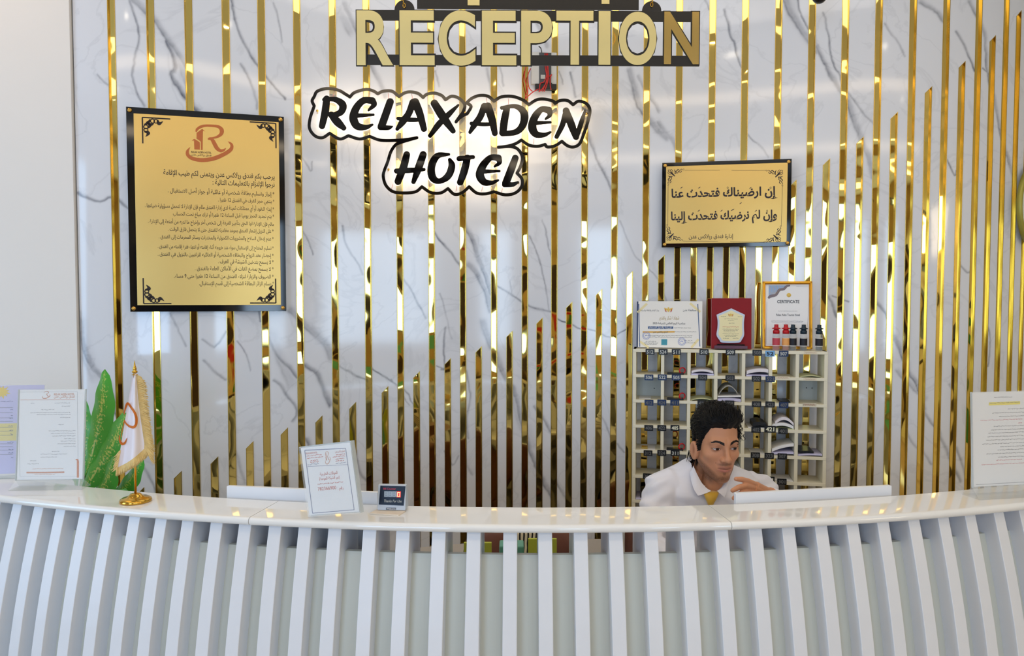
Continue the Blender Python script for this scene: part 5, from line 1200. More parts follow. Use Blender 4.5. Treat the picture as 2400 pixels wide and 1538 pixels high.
lines(fr, t, M['print_red'], [nz(a, y)[:1] + nz(b, y) for a, b, y in ((285,545,364),(290,570,402),(730,955,378),(790,955,344),(345,480,440),(345,490,472),(780,925,414),(780,925,450),(470,910,842))], -.0003, .0038, 1, 400, 'red_print')
lines(fr, t, M['print_blue'], [nz(a, y)[:1] + nz(b, y) for a, b, y in ((300,490,510),(785,960,488))], -.0003, .003, 1, 420)

# bill counter display on leaflets
fr, L = stand_frame(884.5, 1199.5, 950, 1200.5, ZT, 0.16, .004)
H = fr.hit(890, 1137)[1]
t = thing('counter_display', fr.p(L/2, 0, -.02), 'small grey bill counter display with a red lit zero, beside the leaning notice', 'display')
M['device_grey'] = mat('device_grey', (196, 206, 220), .4); M['device_side'] = mat('device_side', (206, 206, 196), .45); M['display_navy'] = mat('display_navy', (14, 18, 36), .3, spec=.25); M['lcd_grey'] = mat('lcd_grey', (136, 146, 156), .3); M['segment_off'] = mat('segment_off', (176, 186, 194), .3); M['led_red'] = mat('led_red', (236, 40, 48), .4, emit=(255, 30, 40), estr=1.6); M['led_digit'] = mat('led_digit', (255, 214, 160), .4, emit=(255, 196, 120), estr=3.0)
zb = Vector((0,0,1)); m = MB(); g = fr.p; back = Vector((-fr.w.x, -fr.w.y, 0)).normalized()*.045
a0, a1, b1, b0 = g(0,0,0), g(L,0,0), g(L,H,0), g(0,H,0)
m.hexa([a0, a1, a1+back, a0+back, b0, b1, b1+back*.35, b0+back*.35]); m.build('casing', M['device_grey'], t, bevel=.0015)
dz = zx(680, 1020, 7.323)
m = MB(); q = [fr.hit(*dz(x, y), .0006) for x, y in ((1550,868),(1980,880),(1948,1212),(1522,1192))]; m.prism([fr.p(u, v, .0004) for u, v in q[::-1]], [fr.p(u, v, .001) for u, v in q[::-1]]); sc_ = m.build('display_panel', M['display_navy'], t)
m = MB(); u0, vb, u1, vt = box_uv(fr, *dz(1615, 962), *dz(1832, 1064), .001); m.fbox(fr, u0, u1, vb, vt, .001, .0014); m.build('digit_window', M['lcd_grey'], sc_)
m = MB(); u0, vb, u1, vt = box_uv(fr, *dz(1832, 966), *dz(1896, 1070), .001); m.fbox(fr, u0, u1, vb, vt, .001, .0014); m.build('lit_window', M['led_red'], sc_)
for x in (1628, 1698, 1764):
    m = MB(); zline(m, fr, dz, [(x,978,9),(x+42,980,9),(x+40,1052,9),(x-3,1050,9),(x,978,9)], .0016, 7.323, straight=True); zline(m, fr, dz, [(x,1014,8),(x+42,1016,8)], .0016, 7.323, straight=True); m.build('digit', M['segment_off'], sc_)
m = MB(); zline(m, fr, dz, [(1845,984,10),(1884,986,10),(1880,1056,10),(1840,1054,10),(1845,984,10)], .0017, 7.323, straight=True); m.build('lit_zero', M['led_digit'], sc_)
for s, x0, x1, yb, em, mm, sh in (('Bill Counter',1598,1815,936,46,'print_pink',0),('Thanks For Use',1610,1915,1152,62,'digit',.3)):
    m = MB(); vs, fs = text2d(s, .01, 0, sh); a = np.array(vs); u0, v0_ = fr.hit(*dz(x0, yb), .0012); u1, _ = fr.hit(*dz(x1, yb), .0012); s_ = (u1-u0)/(a[:,0].max()-a[:,0].min()); _, v9 = fr.hit(*dz(x0, yb-em), .0012)
    m.add([fr.p(u0+(p[0]-a[:,0].min())*s_, v0_+p[1]*(v9-v0_), .0013) for p in vs], fs); m.build('text_line', M[mm], sc_)
m = MB(); u0, vb, u1, vt = box_uv(fr, *dz(1648, 1246), *dz(1815, 1282), .0004); m.fbox(fr, u0, u1, vb, vt, .0002, .0007); wl = m.build('welcome_plate', M['display_navy'], t)
m = MB(); put(m, fr, fit_text('Welcome', u0+.001, vb+.0006, u1-.001, vt-.0006, .03), .0009); m.build('lettering', M['paper'], wl)
lf2, LL = stand_frame(866, 1207, 942, 1211, ZT, 0.0)
M['leaflet'] = mat('leaflet_cream', (236, 222, 204), .5, noise=(40, .12))
A = atz(866, 1206, ZT); B = atz(934, 1210, ZT); C2 = atz(950, 1200, ZT); D = atz(884, 1196, ZT)
m = MB(); m.prism([Vector((p.x, p.y, Z1)) for p in (A, B, C2, D)], [Vector((p.x, p.y, ZT+.0032)) for p in (A, B, C2, D)])
tag(m.build('leaflet', M['leaflet'], None), 'thin bundle of printed leaflets lying under the bill counter display', 'leaflet')

# right: house rules in a clear holder
fr, L = stand_frame(2279, 1166, 2440, 1157, ZT, 0.05)
H = fr.hit(2283, 919)[1]; v0 = fr.hit(2281, 1144)[1]
t = thing('sign_holder', fr.p(L/2, 0, 0), 'clear holder with a page of red and black rules, at the counter\'s far right end', 'sign holder')
holder(t, fr, L, H, .032, v0)
m = MB(); m.fbox(fr, .004, L-.004, v0+.003, H-.002, -.0012, .0008); m.build('rules_paper', M['paper'], t)
rz3 = zx(2100, 900, 4.806)
m = MB(); zline(m, fr, rz3, [(1046,226,30),(1220,220,30),(1398,212,30)], .00092, 4.806, straight=True); m.build('highlighted_band', M['highlight'], t)
def rl(rows): return [rz3(a, y)[:1] + rz3(b, y) for a, b, y in rows]
lines(fr, t, M['dark_print'], rl(((1105,1305,152),(1050,1390,218),(1260,1500,282),(1085,1440,330),(1160,1440,368),(1100,1440,480),(1070,1440,520),(1040,1440,556),(1030,1440,596),(1015,1440,636),(970,1440,680),(1175,1440,708),(1145,1440,746),(1020,1440,790),(1150,1440,826))), .001, .0034, 1, 500)
lines(fr, t, M['print_pink'], rl(((950,1420,412),(1375,1420,440),(1130,1420,862),(965,1440,912))), .001, .0034, 1, 540, 'red_print')
m = MB(); zline(m, fr, rz3, [(900,1136,4),(1442,1106,4),(1600,1096,4)], .001, 4.806, straight=True); m.build('rule', M['grey_print'], t)

# leafy plant behind the counter at the left
pb = at(226, 1200, 2.42)
t = thing('potted_plant', (pb.x, pb.y, 0), 'potted plant with broad green leaves streaked cream, between the pier and the counter', 'plant')
def leaf_material():
    m_ = bpy.data.materials.new('variegated_leaf'); m_.use_nodes = True; nt = m_.node_tree; b = nt.nodes['Principled BSDF']; b.inputs['Roughness'].default_value = .32
    uv = nt.nodes.new('ShaderNodeUVMap'); sx = nt.nodes.new('ShaderNodeSeparateXYZ'); nt.links.new(uv.outputs['UV'], sx.inputs[0])
    mp = nt.nodes.new('ShaderNodeMapping'); mp.inputs['Scale'].default_value = (14, 1.6, 1); mp.inputs['Rotation'].default_value = (0, 0, .12); nt.links.new(uv.outputs['UV'], mp.inputs[0])
    n = nt.nodes.new('ShaderNodeTexNoise'); n.inputs['Scale'].default_value = 3.2; n.inputs['Detail'].default_value = 4; nt.links.new(mp.outputs[0], n.inputs['Vector'])
    d = nt.nodes.new('ShaderNodeMath'); d.operation = 'ABSOLUTE'; nt.links.new(sx.outputs[1], d.inputs[0])
    r = nt.nodes.new('ShaderNodeMapRange'); r.inputs[1].default_value = .0; r.inputs[2].default_value = .8; r.inputs[3].default_value = .12; r.inputs[4].default_value = -.16; nt.links.new(d.outputs[0], r.inputs[0])
    a = nt.nodes.new('ShaderNodeMath'); a.operation = 'ADD'; nt.links.new(n.outputs['Fac'], a.inputs[0]); nt.links.new(r.outputs[0], a.inputs[1])
    cr = nt.nodes.new('ShaderNodeValToRGB'); e = cr.color_ramp.elements; e[0].position = .56; e[0].color = lin((84, 178, 60)) + (1,); e[1].position = .66; e[1].color = lin((206, 216, 110)) + (1,); nt.links.new(a.outputs[0], cr.inputs[0])
    nt.links.new(cr.outputs[0], b.inputs['Base Color'])
    return m_
M['leaf'] = leaf_material(); M['leaf_dark'] = mat('leaf_stem', (52, 96, 40), .5); M['pot'] = mat('pot_white', (226, 222, 214), .35); M['soil'] = mat('soil', (52, 38, 28), .9)
def leaf(base, tip, wid, bend, side, parent):
    """broad pointed leaf from base to tip, bent, with its blade facing 'side'"""
    base, tip = Vector(base), Vector(tip); ax = tip-base; L = ax.length; d = ax.normalized(); sd = Vector(side); sd = (sd - d*sd.dot(d)).normalized(); nn = d.cross(sd)
    rows = []; uvs = []; n, k = 22, 10
    for i in range(n+1):
        s = i/n; w = wid*(math.sin(PI*min(1, s**1.25)))**.62*(1 - .12*s) + .0012*(1-s); c = base + ax*s + nn*bend*math.sin(PI*s)*L
        row = []
        for j in range(k+1):
            q = j/k*2-1; row.append(c + sd*q*w + nn*(abs(q)**1.3*w*.28 + .0022*math.sin(s*26+q*2)*abs(q))); uvs.append((s, q))
        rows.append(row)
    m = MB(); m.grid(rows); o = m.build('leaf', M['leaf'], parent, recalc=False)
    uv = o.data.uv_layers.new(name='UVMap'); li = np.zeros(len(o.data.loops), np.int32); o.data.loops.foreach_get('vertex_index', li); uv.data.foreach_set('uv', np.array(uvs, np.float32)[li].ravel())
    return o
PY = 2.42
for b, tpx, y0, y1, wid, bend, sd in (((200,1115),(246,866),2.42,2.36,.048,.04,(1,-.35,.2)),((184,1160),(296,968),2.40,2.34,.060,.05,(.8,-.4,-.6)),((190,1225),(268,1070),2.38,2.35,.046,.06,(.9,-.5,-.5)),((236,1200),(336,1078),2.42,2.37,.036,.05,(.7,-.5,-.7)),((186,1160),(193,930),2.44,2.46,.040,.04,(1,-.5,0)),((215,1215),(300,1150),2.35,2.3,.035,.05,(.5,-.5,-.8)),((180,1150),(120,1000),2.46,2.5,.04,.06,(1,-.5,.3))):
    leaf(at(b[0], b[1], y0), at(tpx[0], tpx[1], y1), wid, bend, sd, t)
    p = at(b[0], b[1], y0); m = MB(); m.tube([p, (p + Vector((pb.x, pb.y, .62)))/2 + Vector((0,.01,0)), (pb.x, pb.y, .52)], [.0035,.005,.006], 7); m.build('stem', M['leaf_dark'], t)
m = MB(); m.lathe([(0,0),(.11,0),(.125,.03),(.15,.5),(.158,.53),(.148,.535),(.14,.5),(0,.5)], (pb.x, pb.y, 0.001), 32); pt_ = m.build('pot', M['pot'], t)
m = MB(); m.lathe([(0,.512),(.14,.505)], (pb.x, pb.y, 0), 24); m.build('soil', M['soil'], t)

# wall clock cut by the right edge, dark ceiling dome at the top
s_c, z_c = wall_s(2400, 483); s_c += .105; cpos = wpt(s_c, z_c, .02); tt = float(np.interp(s_c, WC[:,0], WC[:,3])); nrm = Vector((math.sin(tt), -math.cos(tt), 0))
t = thing('wall_clock', cpos, 'round pale wall clock with an olive gold rim, cut off by the right edge', 'clock')
M['clock_face'] = mat('clock_face', (232, 236, 220), .4); M['olive_rim'] = mat('olive_rim', (168, 158, 70), .35, .3)
R_ = .205
m = MB(); m.lathe([(R_-.016,.0),(R_-.016,.005),(R_-.010,.009),(R_-.003,.008),(R_,.003),(R_,-.012),(R_-.016,-.012)], cpos, 48, nrm); m.build('rim', M['olive_rim'], t)
m = MB(); m.lathe([(0,.004),(R_-.0155,.004)], cpos, 48, nrm); m.lathe([(0,-.011),(R_-.0155,-.011)], cpos, 48, nrm); m.build('dial', M['clock_face'], t)
cfz = Frame(cpos, Vector((math.cos(tt), math.sin(tt), 0)))
for a, Lh, wd in ((2.1, .1, .008), (.6, .15, .006)):
    m = MB(); ribbon(m, cfz, [(0,0,wd),(Lh*math.cos(a), Lh*math.sin(a), wd*.6)], .0055 if wd > .007 else .0062); m.build('hand', M['black_plastic'], t)
dc = at(1921, -9, 2.9)
t = thing('dome_camera', (dc.x, dc.y, WALL_TOP), 'black ceiling dome on a white collar, its bottom just showing at the top edge', 'camera')
zd = dc.z - WALL_TOP; r_ = .028
m = MB(); m.lathe([(0,0),(.05,0),(.052,-.02),(.034,-.03),(.034,zd+.012),(0,zd+.012)], (dc.x, dc.y, WALL_TOP-.001), 24); m.build('mount', M['white_wall'], t)
m = MB(); m.lathe([(r_*1.05,zd+.014),(r_*1.05,zd)] + [(r_*math.cos(a), zd - r_*math.sin(a)) for a in np.linspace(0, PI/2, 9)], (dc.x, dc.y, WALL_TOP), 24); m.build('dome', M['black_gloss'], t)

# what shows through the slot under the counter top
M['leather'] = mat('brown_leather', (104, 62, 48), .4, noise=(20, .15)); M['lime_card'] = mat('lime_card', (176, 182, 56), .6); M['teal_box'] = mat('teal_box', (96, 158, 140), .5)
def office_chair(x, y, yaw, label, zt):
    t = thing('office_chair', (x, y, 0), label, 'chair', None)
    c, s = math.cos(yaw), math.sin(yaw)
    P = lambda a, b, z: Vector((x + a*c - b*s, y + a*s + b*c, z))
    m = MB(); rows = []
    for i in range(13):
        v = i/12; z = .52 + (zt-.52)*v; hw = .215*(1 - .12*abs(2*v-1)**3) * (1 if v < .8 else math.sqrt(max(0, 1-((v-.8)/.21)**2))*.55+.45)
        rows.append([P(hw*q, .22 + .06*(1-v)*0 + .045*v - .03*(1-q*q) + d, z) for q, d in [(-1,.0)] + [(k/6-1, -.02) for k in range(1, 12)] + [(1,.0)] + [(1-k/6, .035) for k in range(1, 12)]])
    m.grid(rows, True, True); n = len(rows[0]); m.f.append(tuple(range(n))); m.sm.append(False); o = n*12; m.f.append(tuple(range(o, o+n))[::-1]); m.sm.append(False); m.build('backrest', M['leather'], t)
    f2 = Frame(P(0,0,0), (c, s, 0), (-s, c, 0)); m = MB(); m.rbox(f2, -.23, .23, -.23, .22, .43, .50, .06, 5); m.build('seat', M['leather'], t, bevel=.015)
    m = MB(); m.tube([P(0,0,.08), P(0,0,.43)], .028, 12); m.build('gas_post', M['black_plastic'], t)
    m = MB(); m.tube([P(0,.05,.44), P(0,.25,.46), P(0,.262,.62)], .018, 8); m.build('back_support', M['black_plastic'], t)
    for k in range(5):
        a = k*2*PI/5; m = MB(); m.tube([P(0,0,.10), P(.3*math.cos(a), .3*math.sin(a), .065)], [.026,.016], 8); lg = m.build('leg', M['black_plastic'], t)
        m = MB(); cpt_ = P(.3*math.cos(a), .3*math.sin(a), .028); m.lathe([(0,-.012),(.026,-.012),(.028,-.008),(.028,.008),(.026,.012),(0,.012)], cpt_, 14, P(math.cos(a), math.sin(a), 0)-P(0,0,0)); m.build('caster', M['black_plastic'], lg)
    return t
ec = at(1243, 1270, 2.42)
office_chair(ec.x, ec.y-.17, 0.05, 'empty brown leather office chair behind the middle of the counter', .885)
for x0, x1, yt, Y, lab in ((1087,1152,1273,2.06,'left of the two lime card folders upright under the counter top'),(1238,1305,1264,2.08,'right of the two lime card folders upright under the counter top')):
    A = at(x0, yt, Y); B = at(x1, yt, Y); m = MB(); f2 = Frame((A.x, A.y, .7756), (1,0,0)); m.fbox(f2, 0, B.x-A.x, 0, A.z-.7756, -.012, 0)
    tag(m.build('card_folder', M['lime_card'], None, bevel=.001), lab, 'folder', None)
A = at(1170, 1281, 2.12); B = at(1228, 1281, 2.12); m = MB(); f2 = Frame((A.x, A.y, .7756), (1,0,0)); m.fbox(f2, 0, B.x-A.x, 0, A.z-.7756, -.06, 0); tag(m.build('teal_box', M['teal_box'], None, bevel=.004), 'small teal box on the desk between the lime folders', 'box')
def striped():
    m_ = mat('striped_fabric', (232, 214, 186), .8); nt = m_.node_tree; b = nt.nodes['Principled BSDF']; tc = nt.nodes.new('ShaderNodeTexCoord'); w = nt.nodes.new('ShaderNodeTexWave'); w.inputs['Scale'].default_value = 26; w.inputs['Distortion'].default_value = 3.0; w.inputs['Detail Scale'].default_value = .6
    nt.links.new(tc.outputs['Object'], w.inputs['Vector']); cr = nt.nodes.new('ShaderNodeValToRGB'); e = cr.color_ramp.elements; e[0].position = .28; e[0].color = lin((30, 24, 22)) + (1,); e[1].position = .4; e[1].color = lin((234, 216, 188)) + (1,); nt.links.new(w.outputs['Fac'], cr.inputs[0]); nt.links.new(cr.outputs[0], b.inputs['Base Color']); return m_
A = at(1212, 1246, 2.24); B = at(1262, 1246, 2.24); m = MB(); f2 = Frame((A.x, A.y, .7756), (1,0,0)); m.rbox(f2, 0, B.x-A.x, 0, A.z-.7756, -.05, 0, .012, 4)
tag(m.build('gift_bag', striped(), None, bevel=.006), 'cream bag with black wavy stripes on the desk before the brown chair', 'bag')
# ---------------------------------------------------------------- the receptionist
def ell(P, c, r):
    q = (P - np.array(c))/np.array(r); k0 = np.linalg.norm(q, axis=-1); k1 = np.linalg.norm(q/np.array(r), axis=-1) + 1e-9
    return k0*(k0-1)/k1
def cap(P, a, b, ra, rb):
    a = np.array(a, float); b = np.array(b, float); d = b-a; t = np.clip(((P-a)@d)/(d@d + 1e-12), 0, 1)
    return np.linalg.norm(P - a - t[..., None]*d, axis=-1) - (ra + (rb-ra)*t)
def smin(a, b, k):
    h = np.clip(.5 + .5*(b-a)/k, 0, 1); return b + (a-b)*h - k*h*(1-h)
def smax(a, b, k): return -smin(-a, -b, k)
def head_sdf(P):
    Q = P.copy(); Q[..., 0] = np.abs(Q[..., 0])          # both halves alike
    d = ell(Q, (0,-.014,.034), (.0715,.094,.084))
    d = smin(d, ell(Q, (0,.026,-.036), (.057,.062,.080)), .03)
    d = smin(d, cap(Q, (.0445,.004,-.058), (.012,.066,-.098), .0165, .015), .028)
    d = smin(d, ell(Q, (0,.075,-.100), (.018,.0145,.015)), .018)
    d = smin(d, ell(Q, (.041,.054,-.026), (.020,.020,.015)), .022)
    d = smin(d, cap(Q, (.008,.083,.019), (.040,.068,.020), .0095, .009), .016)
    d = smax(d, -ell(Q, (.031,.094,.000), (.017,.0125,.0095)), .013)
    d = smin(d, ell(Q, (.0310,.0695,.0005), (.0140,.0135,.0115)), .005)
    d = smin(d, cap(Q, (0,.086,.010), (0,.1065,-.026), .0066, .0086), .011)
    d = smin(d, ell(Q, (0,.1080,-.0305), (.0105,.0105,.0090)), .007)
    d = smin(d, ell(Q, (.0130,.0960,-.0335), (.0072,.0095,.0072)), .006)
    d = smax(d, -ell(Q, (.0064,.1035,-.0405), (.0034,.0048,.0038)), .003)
    d = smin(d, ell(Q, (0,.080,-.062), (.029,.0165,.022)), .014)
    d = smin(d, cap(Q, (.0035,.0962,-.0578), (.0250,.0835,-.0618), .0044, .0020), .0035)
    d = smin(d, cap(Q, (0,.0955,-.0685), (.0200,.0855,-.0652), .0062, .0026), .0045)
    d = smax(d, -cap(Q, (0,.1030,-.0626), (.0255,.0885,-.0630), .0022, .0014), .002)
    d = smax(d, -ell(Q, (0,.0970,-.0800), (.016,.0060,.0040)), .006)
    # ears
    E = Q - np.array((.0745,.000,-.030)); c, s = math.cos(.22), math.sin(.22)
    E2 = np.stack([E[..., 0] + .25*E[..., 1], E[..., 1]*c + E[..., 2]*s, -E[..., 1]*s + E[..., 2]*c], -1)
    e = ell(E2, (.004,0,0), (.0085,.0185,.031)); e = smax(e, -ell(E2, (.0125,.003,.003), (.006,.0105,.019)), .004)
    return smin(d, e, .006)
def radial(sdf, D, r0=.19, r1=.03, n=110):
    rs = np.linspace(r0, r1, n); hi = np.full(len(D), r0); lo = np.full(len(D), r1); found = np.zeros(len(D), bool)
    for a, b in zip(rs[:-1], rs[1:]):
        idx = np.nonzero(~found)[0]
        if len(idx) == 0: break
        ins = sdf(D[idx]*b) < 0; k = idx[ins]; hi[k] = a; lo[k] = b; found[k] = True
    for _ in range(9):
        m_ = (hi+lo)/2; ins = sdf(D*m_[:, None]) < 0; lo = np.where(ins, m_, lo); hi = np.where(ins, hi, m_)
    return (hi+lo)/2
CEN = np.array((0, .0, -.01))
def star(sdf, nu, nv):
    th = np.linspace(0, 2*PI, nu, endpoint=False); ph = np.linspace(.012, PI-.012, nv)
    T, Pp = np.meshgrid(th, ph); D = np.stack([np.sin(Pp)*np.cos(T), np.sin(Pp)*np.sin(T), np.cos(Pp)], -1).reshape(-1, 3)
    r = radial(lambda q: sdf(q + CEN), D)
    return (CEN + D*r[:, None]), D, nu, nv
# the head's place: facing a little right of the camera and down
YAW = math.radians(9); NOD = math.radians(9)
fx = Vector((math.cos(YAW), math.sin(YAW), 0)); fwd = Vector((math.sin(YAW)*math.cos(NOD), -math.cos(YAW)*math.cos(NOD), -math.sin(NOD))); fz_ = fwd.cross(fx)
HS = 1.03
HSV = np.array((.96, .92, 1.03))
eye_mid = at(1701.5, 1053, 2.40)
HC = eye_mid - fwd*.085*HSV[1]
HM = np.array([list(fx), list(fwd), list(fz_)])
def h2w(p): return np.array(HC) + (np.asarray(p)*HSV) @ HM
def w2h(p): return ((np.asarray(p) - np.array(HC)) @ HM.T)/HSV

def star_mb(sdf, nu, nv):
    V, D, nu, nv = star(sdf, nu, nv); m = MB(); Wv = h2w(V)
    m.grid([[tuple(Wv[i*nu+j]) for j in range(nu)] for i in range(nv)], True, True)
    m.f.append(tuple(range(nu))); m.sm.append(True); o = nu*(nv-1); m.f.append(tuple(range(o, o+nu))[::-1]); m.sm.append(True)
    return m
def rings(m, R, n=28, e=2.3):
    """closed tube of superellipse rings: (centre x, y, z, half width, half depth[, turn])"""
    rr = []
    for c in R:
        x, y, z, a, b = c[:5]; q = []
        for k in range(n):
            t = 2*PI*k/n; ct, st = math.cos(t), math.sin(t)
            q.append((x + a*abs(ct)**(2/e)*(1 if ct >= 0 else -1), y + b*abs(st)**(2/e)*(1 if st >= 0 else -1), z + (c[5]*st*b if len(c) > 5 else 0)))
        rr.append(q)
    m.grid(rr, True, True); m.f.append(tuple(range(len(m.v)-n*len(R), len(m.v)-n*len(R)+n))); m.sm.append(True); m.f.append(tuple(range(len(m.v)-n, len(m.v)))[::-1]); m.sm.append(True)
    return m
TX = .668
TORSO = [(TX-.002,2.548,1.09,.060,.055),(TX,2.552,1.072,.095,.058),(TX,2.552,1.055,.135,.066),(TX,2.55,1.03,.165,.078),(TX,2.552,.99,.180,.098),(TX,2.556,.93,.182,.108),(TX,2.57,.85,.175,.112),(TX,2.60,.75,.158,.110),(TX,2.63,.65,.152,.112),(TX,2.65,.56,.165,.120),(TX,2.65,.48,.165,.125)]
SR = at(1552, 1146, 2.53); SL = at(1778, 1152, 2.58)
ER = Vector((.452, 2.40, .836)); WR = Vector((.58, 2.14, .822))
EL = Vector((.945, 2.46, .836)); WL = at(1801, 1160, 2.27)
body = star_mb(head_sdf, 230, 170)
nk_top = Vector(h2w((0,-.028,-.045))); nk_bot = Vector((TX-.002, 2.552, 1.04))
body.tube([nk_top, nk_top.lerp(nk_bot, .35), nk_top.lerp(nk_bot, .7), nk_bot], [.050,.050,.050,.052], 28)
_k = at(1667, 1150, 2.492); body.tube([Vector(h2w((0,.016,-.072))), Vector(h2w((0,.016,-.072))).lerp(_k, .5), _k, _k + Vector((0,.035,-.04))], [.030,.037,.039,.030], 20)
rings(body, [(TX,2.552,1.065,.05,.048)] + [(c[0], c[1], c[2]-.012, c[3]-.012, c[4]-.010) for c in TORSO[1:]])
body.tube([SR + Vector((.05,0,-.005)), SR + Vector((.01,0,-.006)), SR.lerp(ER,.5), ER, ER.lerp(WR,.4), WR], [.05,.047,.044,.038,.036,.026], 18)
body.tube([SL + Vector((-.05,0,-.005)), SL + Vector((-.01,0,-.006)), SL.lerp(EL,.5), EL, EL.lerp(WL,.4), WL], [.05,.047,.044,.038,.036,.027], 18)
for sx_ in (-1, 1):
    hip = Vector((TX + sx_*.09, 2.64, .53)); knee = Vector((TX + sx_*.13, 2.22, .54)); ank = Vector((TX + sx_*.13, 2.26, .10))
    body.tube([hip, hip.lerp(knee,.5), knee, knee.lerp(ank,.35), ank], [.088,.076,.058,.056,.038], 16)
    body.tube([ank + Vector((0,.04,-.045)), ank + Vector((0,-.06,-.05)), ank + Vector((0,-.14,-.065))], [.038,.036,.026], 12)
def hand(m, wrist, kn, fingers, thumb, palm_r=.013):
    """palm between wrist and knuckles, then five separate tapering fingers"""
    wrist = Vector(wrist)
    for k in kn: m.tube([wrist, wrist.lerp(Vector(k), .55), Vector(k)], [.021,.0155,.0118], 10)
    for f in fingers: m.tube([Vector(p) for p in f], [.0098,.0090,.0082,.0066][:len(f)], 10)
    for f in fingers:
        m.lathe([(.0066*math.cos(a), .0066*math.sin(a)) for a in np.linspace(0, PI/2, 5)], f[-1], 10, Vector(f[-1])-Vector(f[-2]))
    m.tube([Vector(p) for p in thumb], [.016,.0125,.0108,.0082][:len(thumb)], 10)
    m.lathe([(.0082*math.cos(a), .0082*math.sin(a)) for a in np.linspace(0, PI/2, 5)], thumb[-1], 10, Vector(thumb[-1])-Vector(thumb[-2]))
A_ = lambda x, y, Y: at(x, y, Y)
hand(body, WL, [A_(1771,1137,2.225), A_(1766,1144,2.215), A_(1763,1152,2.21), A_(1764,1160,2.21)],
     [[A_(1771,1137,2.225),A_(1752,1128,2.20),A_(1738,1124,2.185),A_(1725,1123,2.175)],
      [A_(1766,1144,2.215),A_(1746,1139,2.18),A_(1730,1143,2.165),A_(1717,1150,2.16)],
      [A_(1763,1152,2.21),A_(1744,1153,2.175),A_(1731,1160,2.165),A_(1720,1168,2.165)],
      [A_(1764,1160,2.21),A_(1750,1164,2.185),A_(1740,1171,2.18),A_(1732,1178,2.18)]],
     [A_(1790,1166,2.235),A_(1770,1176,2.19),A_(1752,1178,2.155),A_(1738,1176,2.145)])
# right hand resting on the desk
dR = Vector((.35,-.93,0)).normalized(); nR = Vector((dR.y,-dR.x,0))*-1
WRd = WR + Vector((0,0,-.01))
kn = [WRd + dR*.085 + nR*o + Vector((0,0,-.004)) for o in (.03,.011,-.009,-.028)]
hand(body, WRd, kn, [[k, k + dR*.032*s + Vector((0,0,.004)), k + dR*.056*s + Vector((0,0,-.006)), k + dR*.074*s + Vector((0,0,-.016))] for k, s in zip(kn, (.95,1.08,1.0,.8))], [WRd + dR*.02 + nR*.02, WRd + dR*.05 + nR*.045, WRd + dR*.075 + nR*.052 + Vector((0,0,-.006)), WRd + dR*.095 + nR*.05 + Vector((0,0,-.012))])

def remesh(m, name, voxel, smooth_it=0):
    o = m.build(name, None, None, recalc=True)
    md = o.modifiers.new('skin', 'REMESH'); md.mode = 'VOXEL'; md.voxel_size = voxel; md.use_smooth_shade = True
    if smooth_it:
        s = o.modifiers.new('smooth', 'SMOOTH'); s.iterations = smooth_it; s.factor = .5
    dg = bpy.context.evaluated_depsgraph_get(); dg.update()
    me = bpy.data.meshes.new_from_object(o.evaluated_get(dg)); old = o.data
    o.modifiers.clear(); o.data = me; bpy.data.meshes.remove(old)
    me.polygons.foreach_set('use_smooth', [True]*len(me.polygons))
    return o
PB = Vector((TX, 2.62, 0))
person = thing('person', PB, 'seated young man in white shirt and gold tie behind the counter, looking aside', 'person')
def adopt(o, parent):
    """hang a finished mesh on the person without moving it"""
    o.data.transform(Matrix.Translation(-PB)); o.parent = parent; return o
bo = remesh(body, 'body', .0017, 1)
me = bo.data; co = np.zeros(len(me.vertices)*3); me.vertices.foreach_get('co', co); co = co.reshape(-1, 3); hp = w2h(co)
x, y, z = np.abs(hp[:,0]), hp[:,1], hp[:,2]
col = np.tile(np.array(lin((204, 144, 108))), (len(co), 1))
def mix(mask, rgb): 
    global col
    mk = np.clip(mask, 0, 1)[:, None]; col = col*(1-mk) + np.array(lin(rgb))*mk
def g(v, c, s): return np.exp(-((v-c)/s)**2)
front = np.clip((y-.02)/.04, 0, 1); nearhead = ((z > -.15) & (z < .16) & (x < .1) & (np.abs(y) < .14)).astype(float)
rn = np.random.RandomState(4); speck = .75 + .5*rn.rand(len(co))
mix(nearhead*front*g(z,-.052,.03)*g(x,.03,.03)*.18, (206, 128, 100))
mix(nearhead*(y > .07)*g(z,-.0495,.0046)*np.clip(1-(x/.030)**4, 0, 1)*.60*speck, (66, 44, 36))
mix(nearhead*(y > .06)*np.maximum(g(z,-.098,.012)*np.clip(1-(x/.026)**4, 0, 1), g(z,-.082,.006)*np.clip(1-(x/.008)**2,0,1))*.62*speck, (62, 44, 36))
jaw = np.clip((-.058 - z + (x-.05)*.9)/.012, 0, 1)*np.clip((z+.135)/.02, 0, 1)
sm = lambda v, a, b: np.clip((v-a)/(b-a), 0, 1)
mix(nearhead*sm(y,-.02,.0)*sm(x,.012,.026)*(1-sm(x,.060,.068))*jaw*.66*speck, (84, 56, 44))
mix(nearhead*(y > -.008)*(y < .03)*(x > .05)*(x < .069)*g(z,-.03,.035)*.5*speck*np.clip((.03-y)/.02,0,1), (80, 54, 42))
lw = np.clip(1-(x/.0268)**4, 0, 1)*(y > .075)
mix(nearhead*g(z,-.0585,.0034)*lw*.7, (150, 88, 80))
mix(nearhead*g(z,-.0685,.0048)*lw*.75, (188, 108, 102))
mix(nearhead*(y > .08)*g(z,-.0628,.0015)*np.clip(1-(x/.026)**4,0,1)*.85, (84, 42, 38))
mix(nearhead*g(z,.001,.011)*g(x,.031,.019)*(y > .05)*.35, (120, 76, 62))
mix(nearhead*(y > .095)*g(z,-.0405,.0026)*g(x,.0064,.0034)*.8, (70, 36, 30))  # shade inside the nostrils, painted into the skin colour
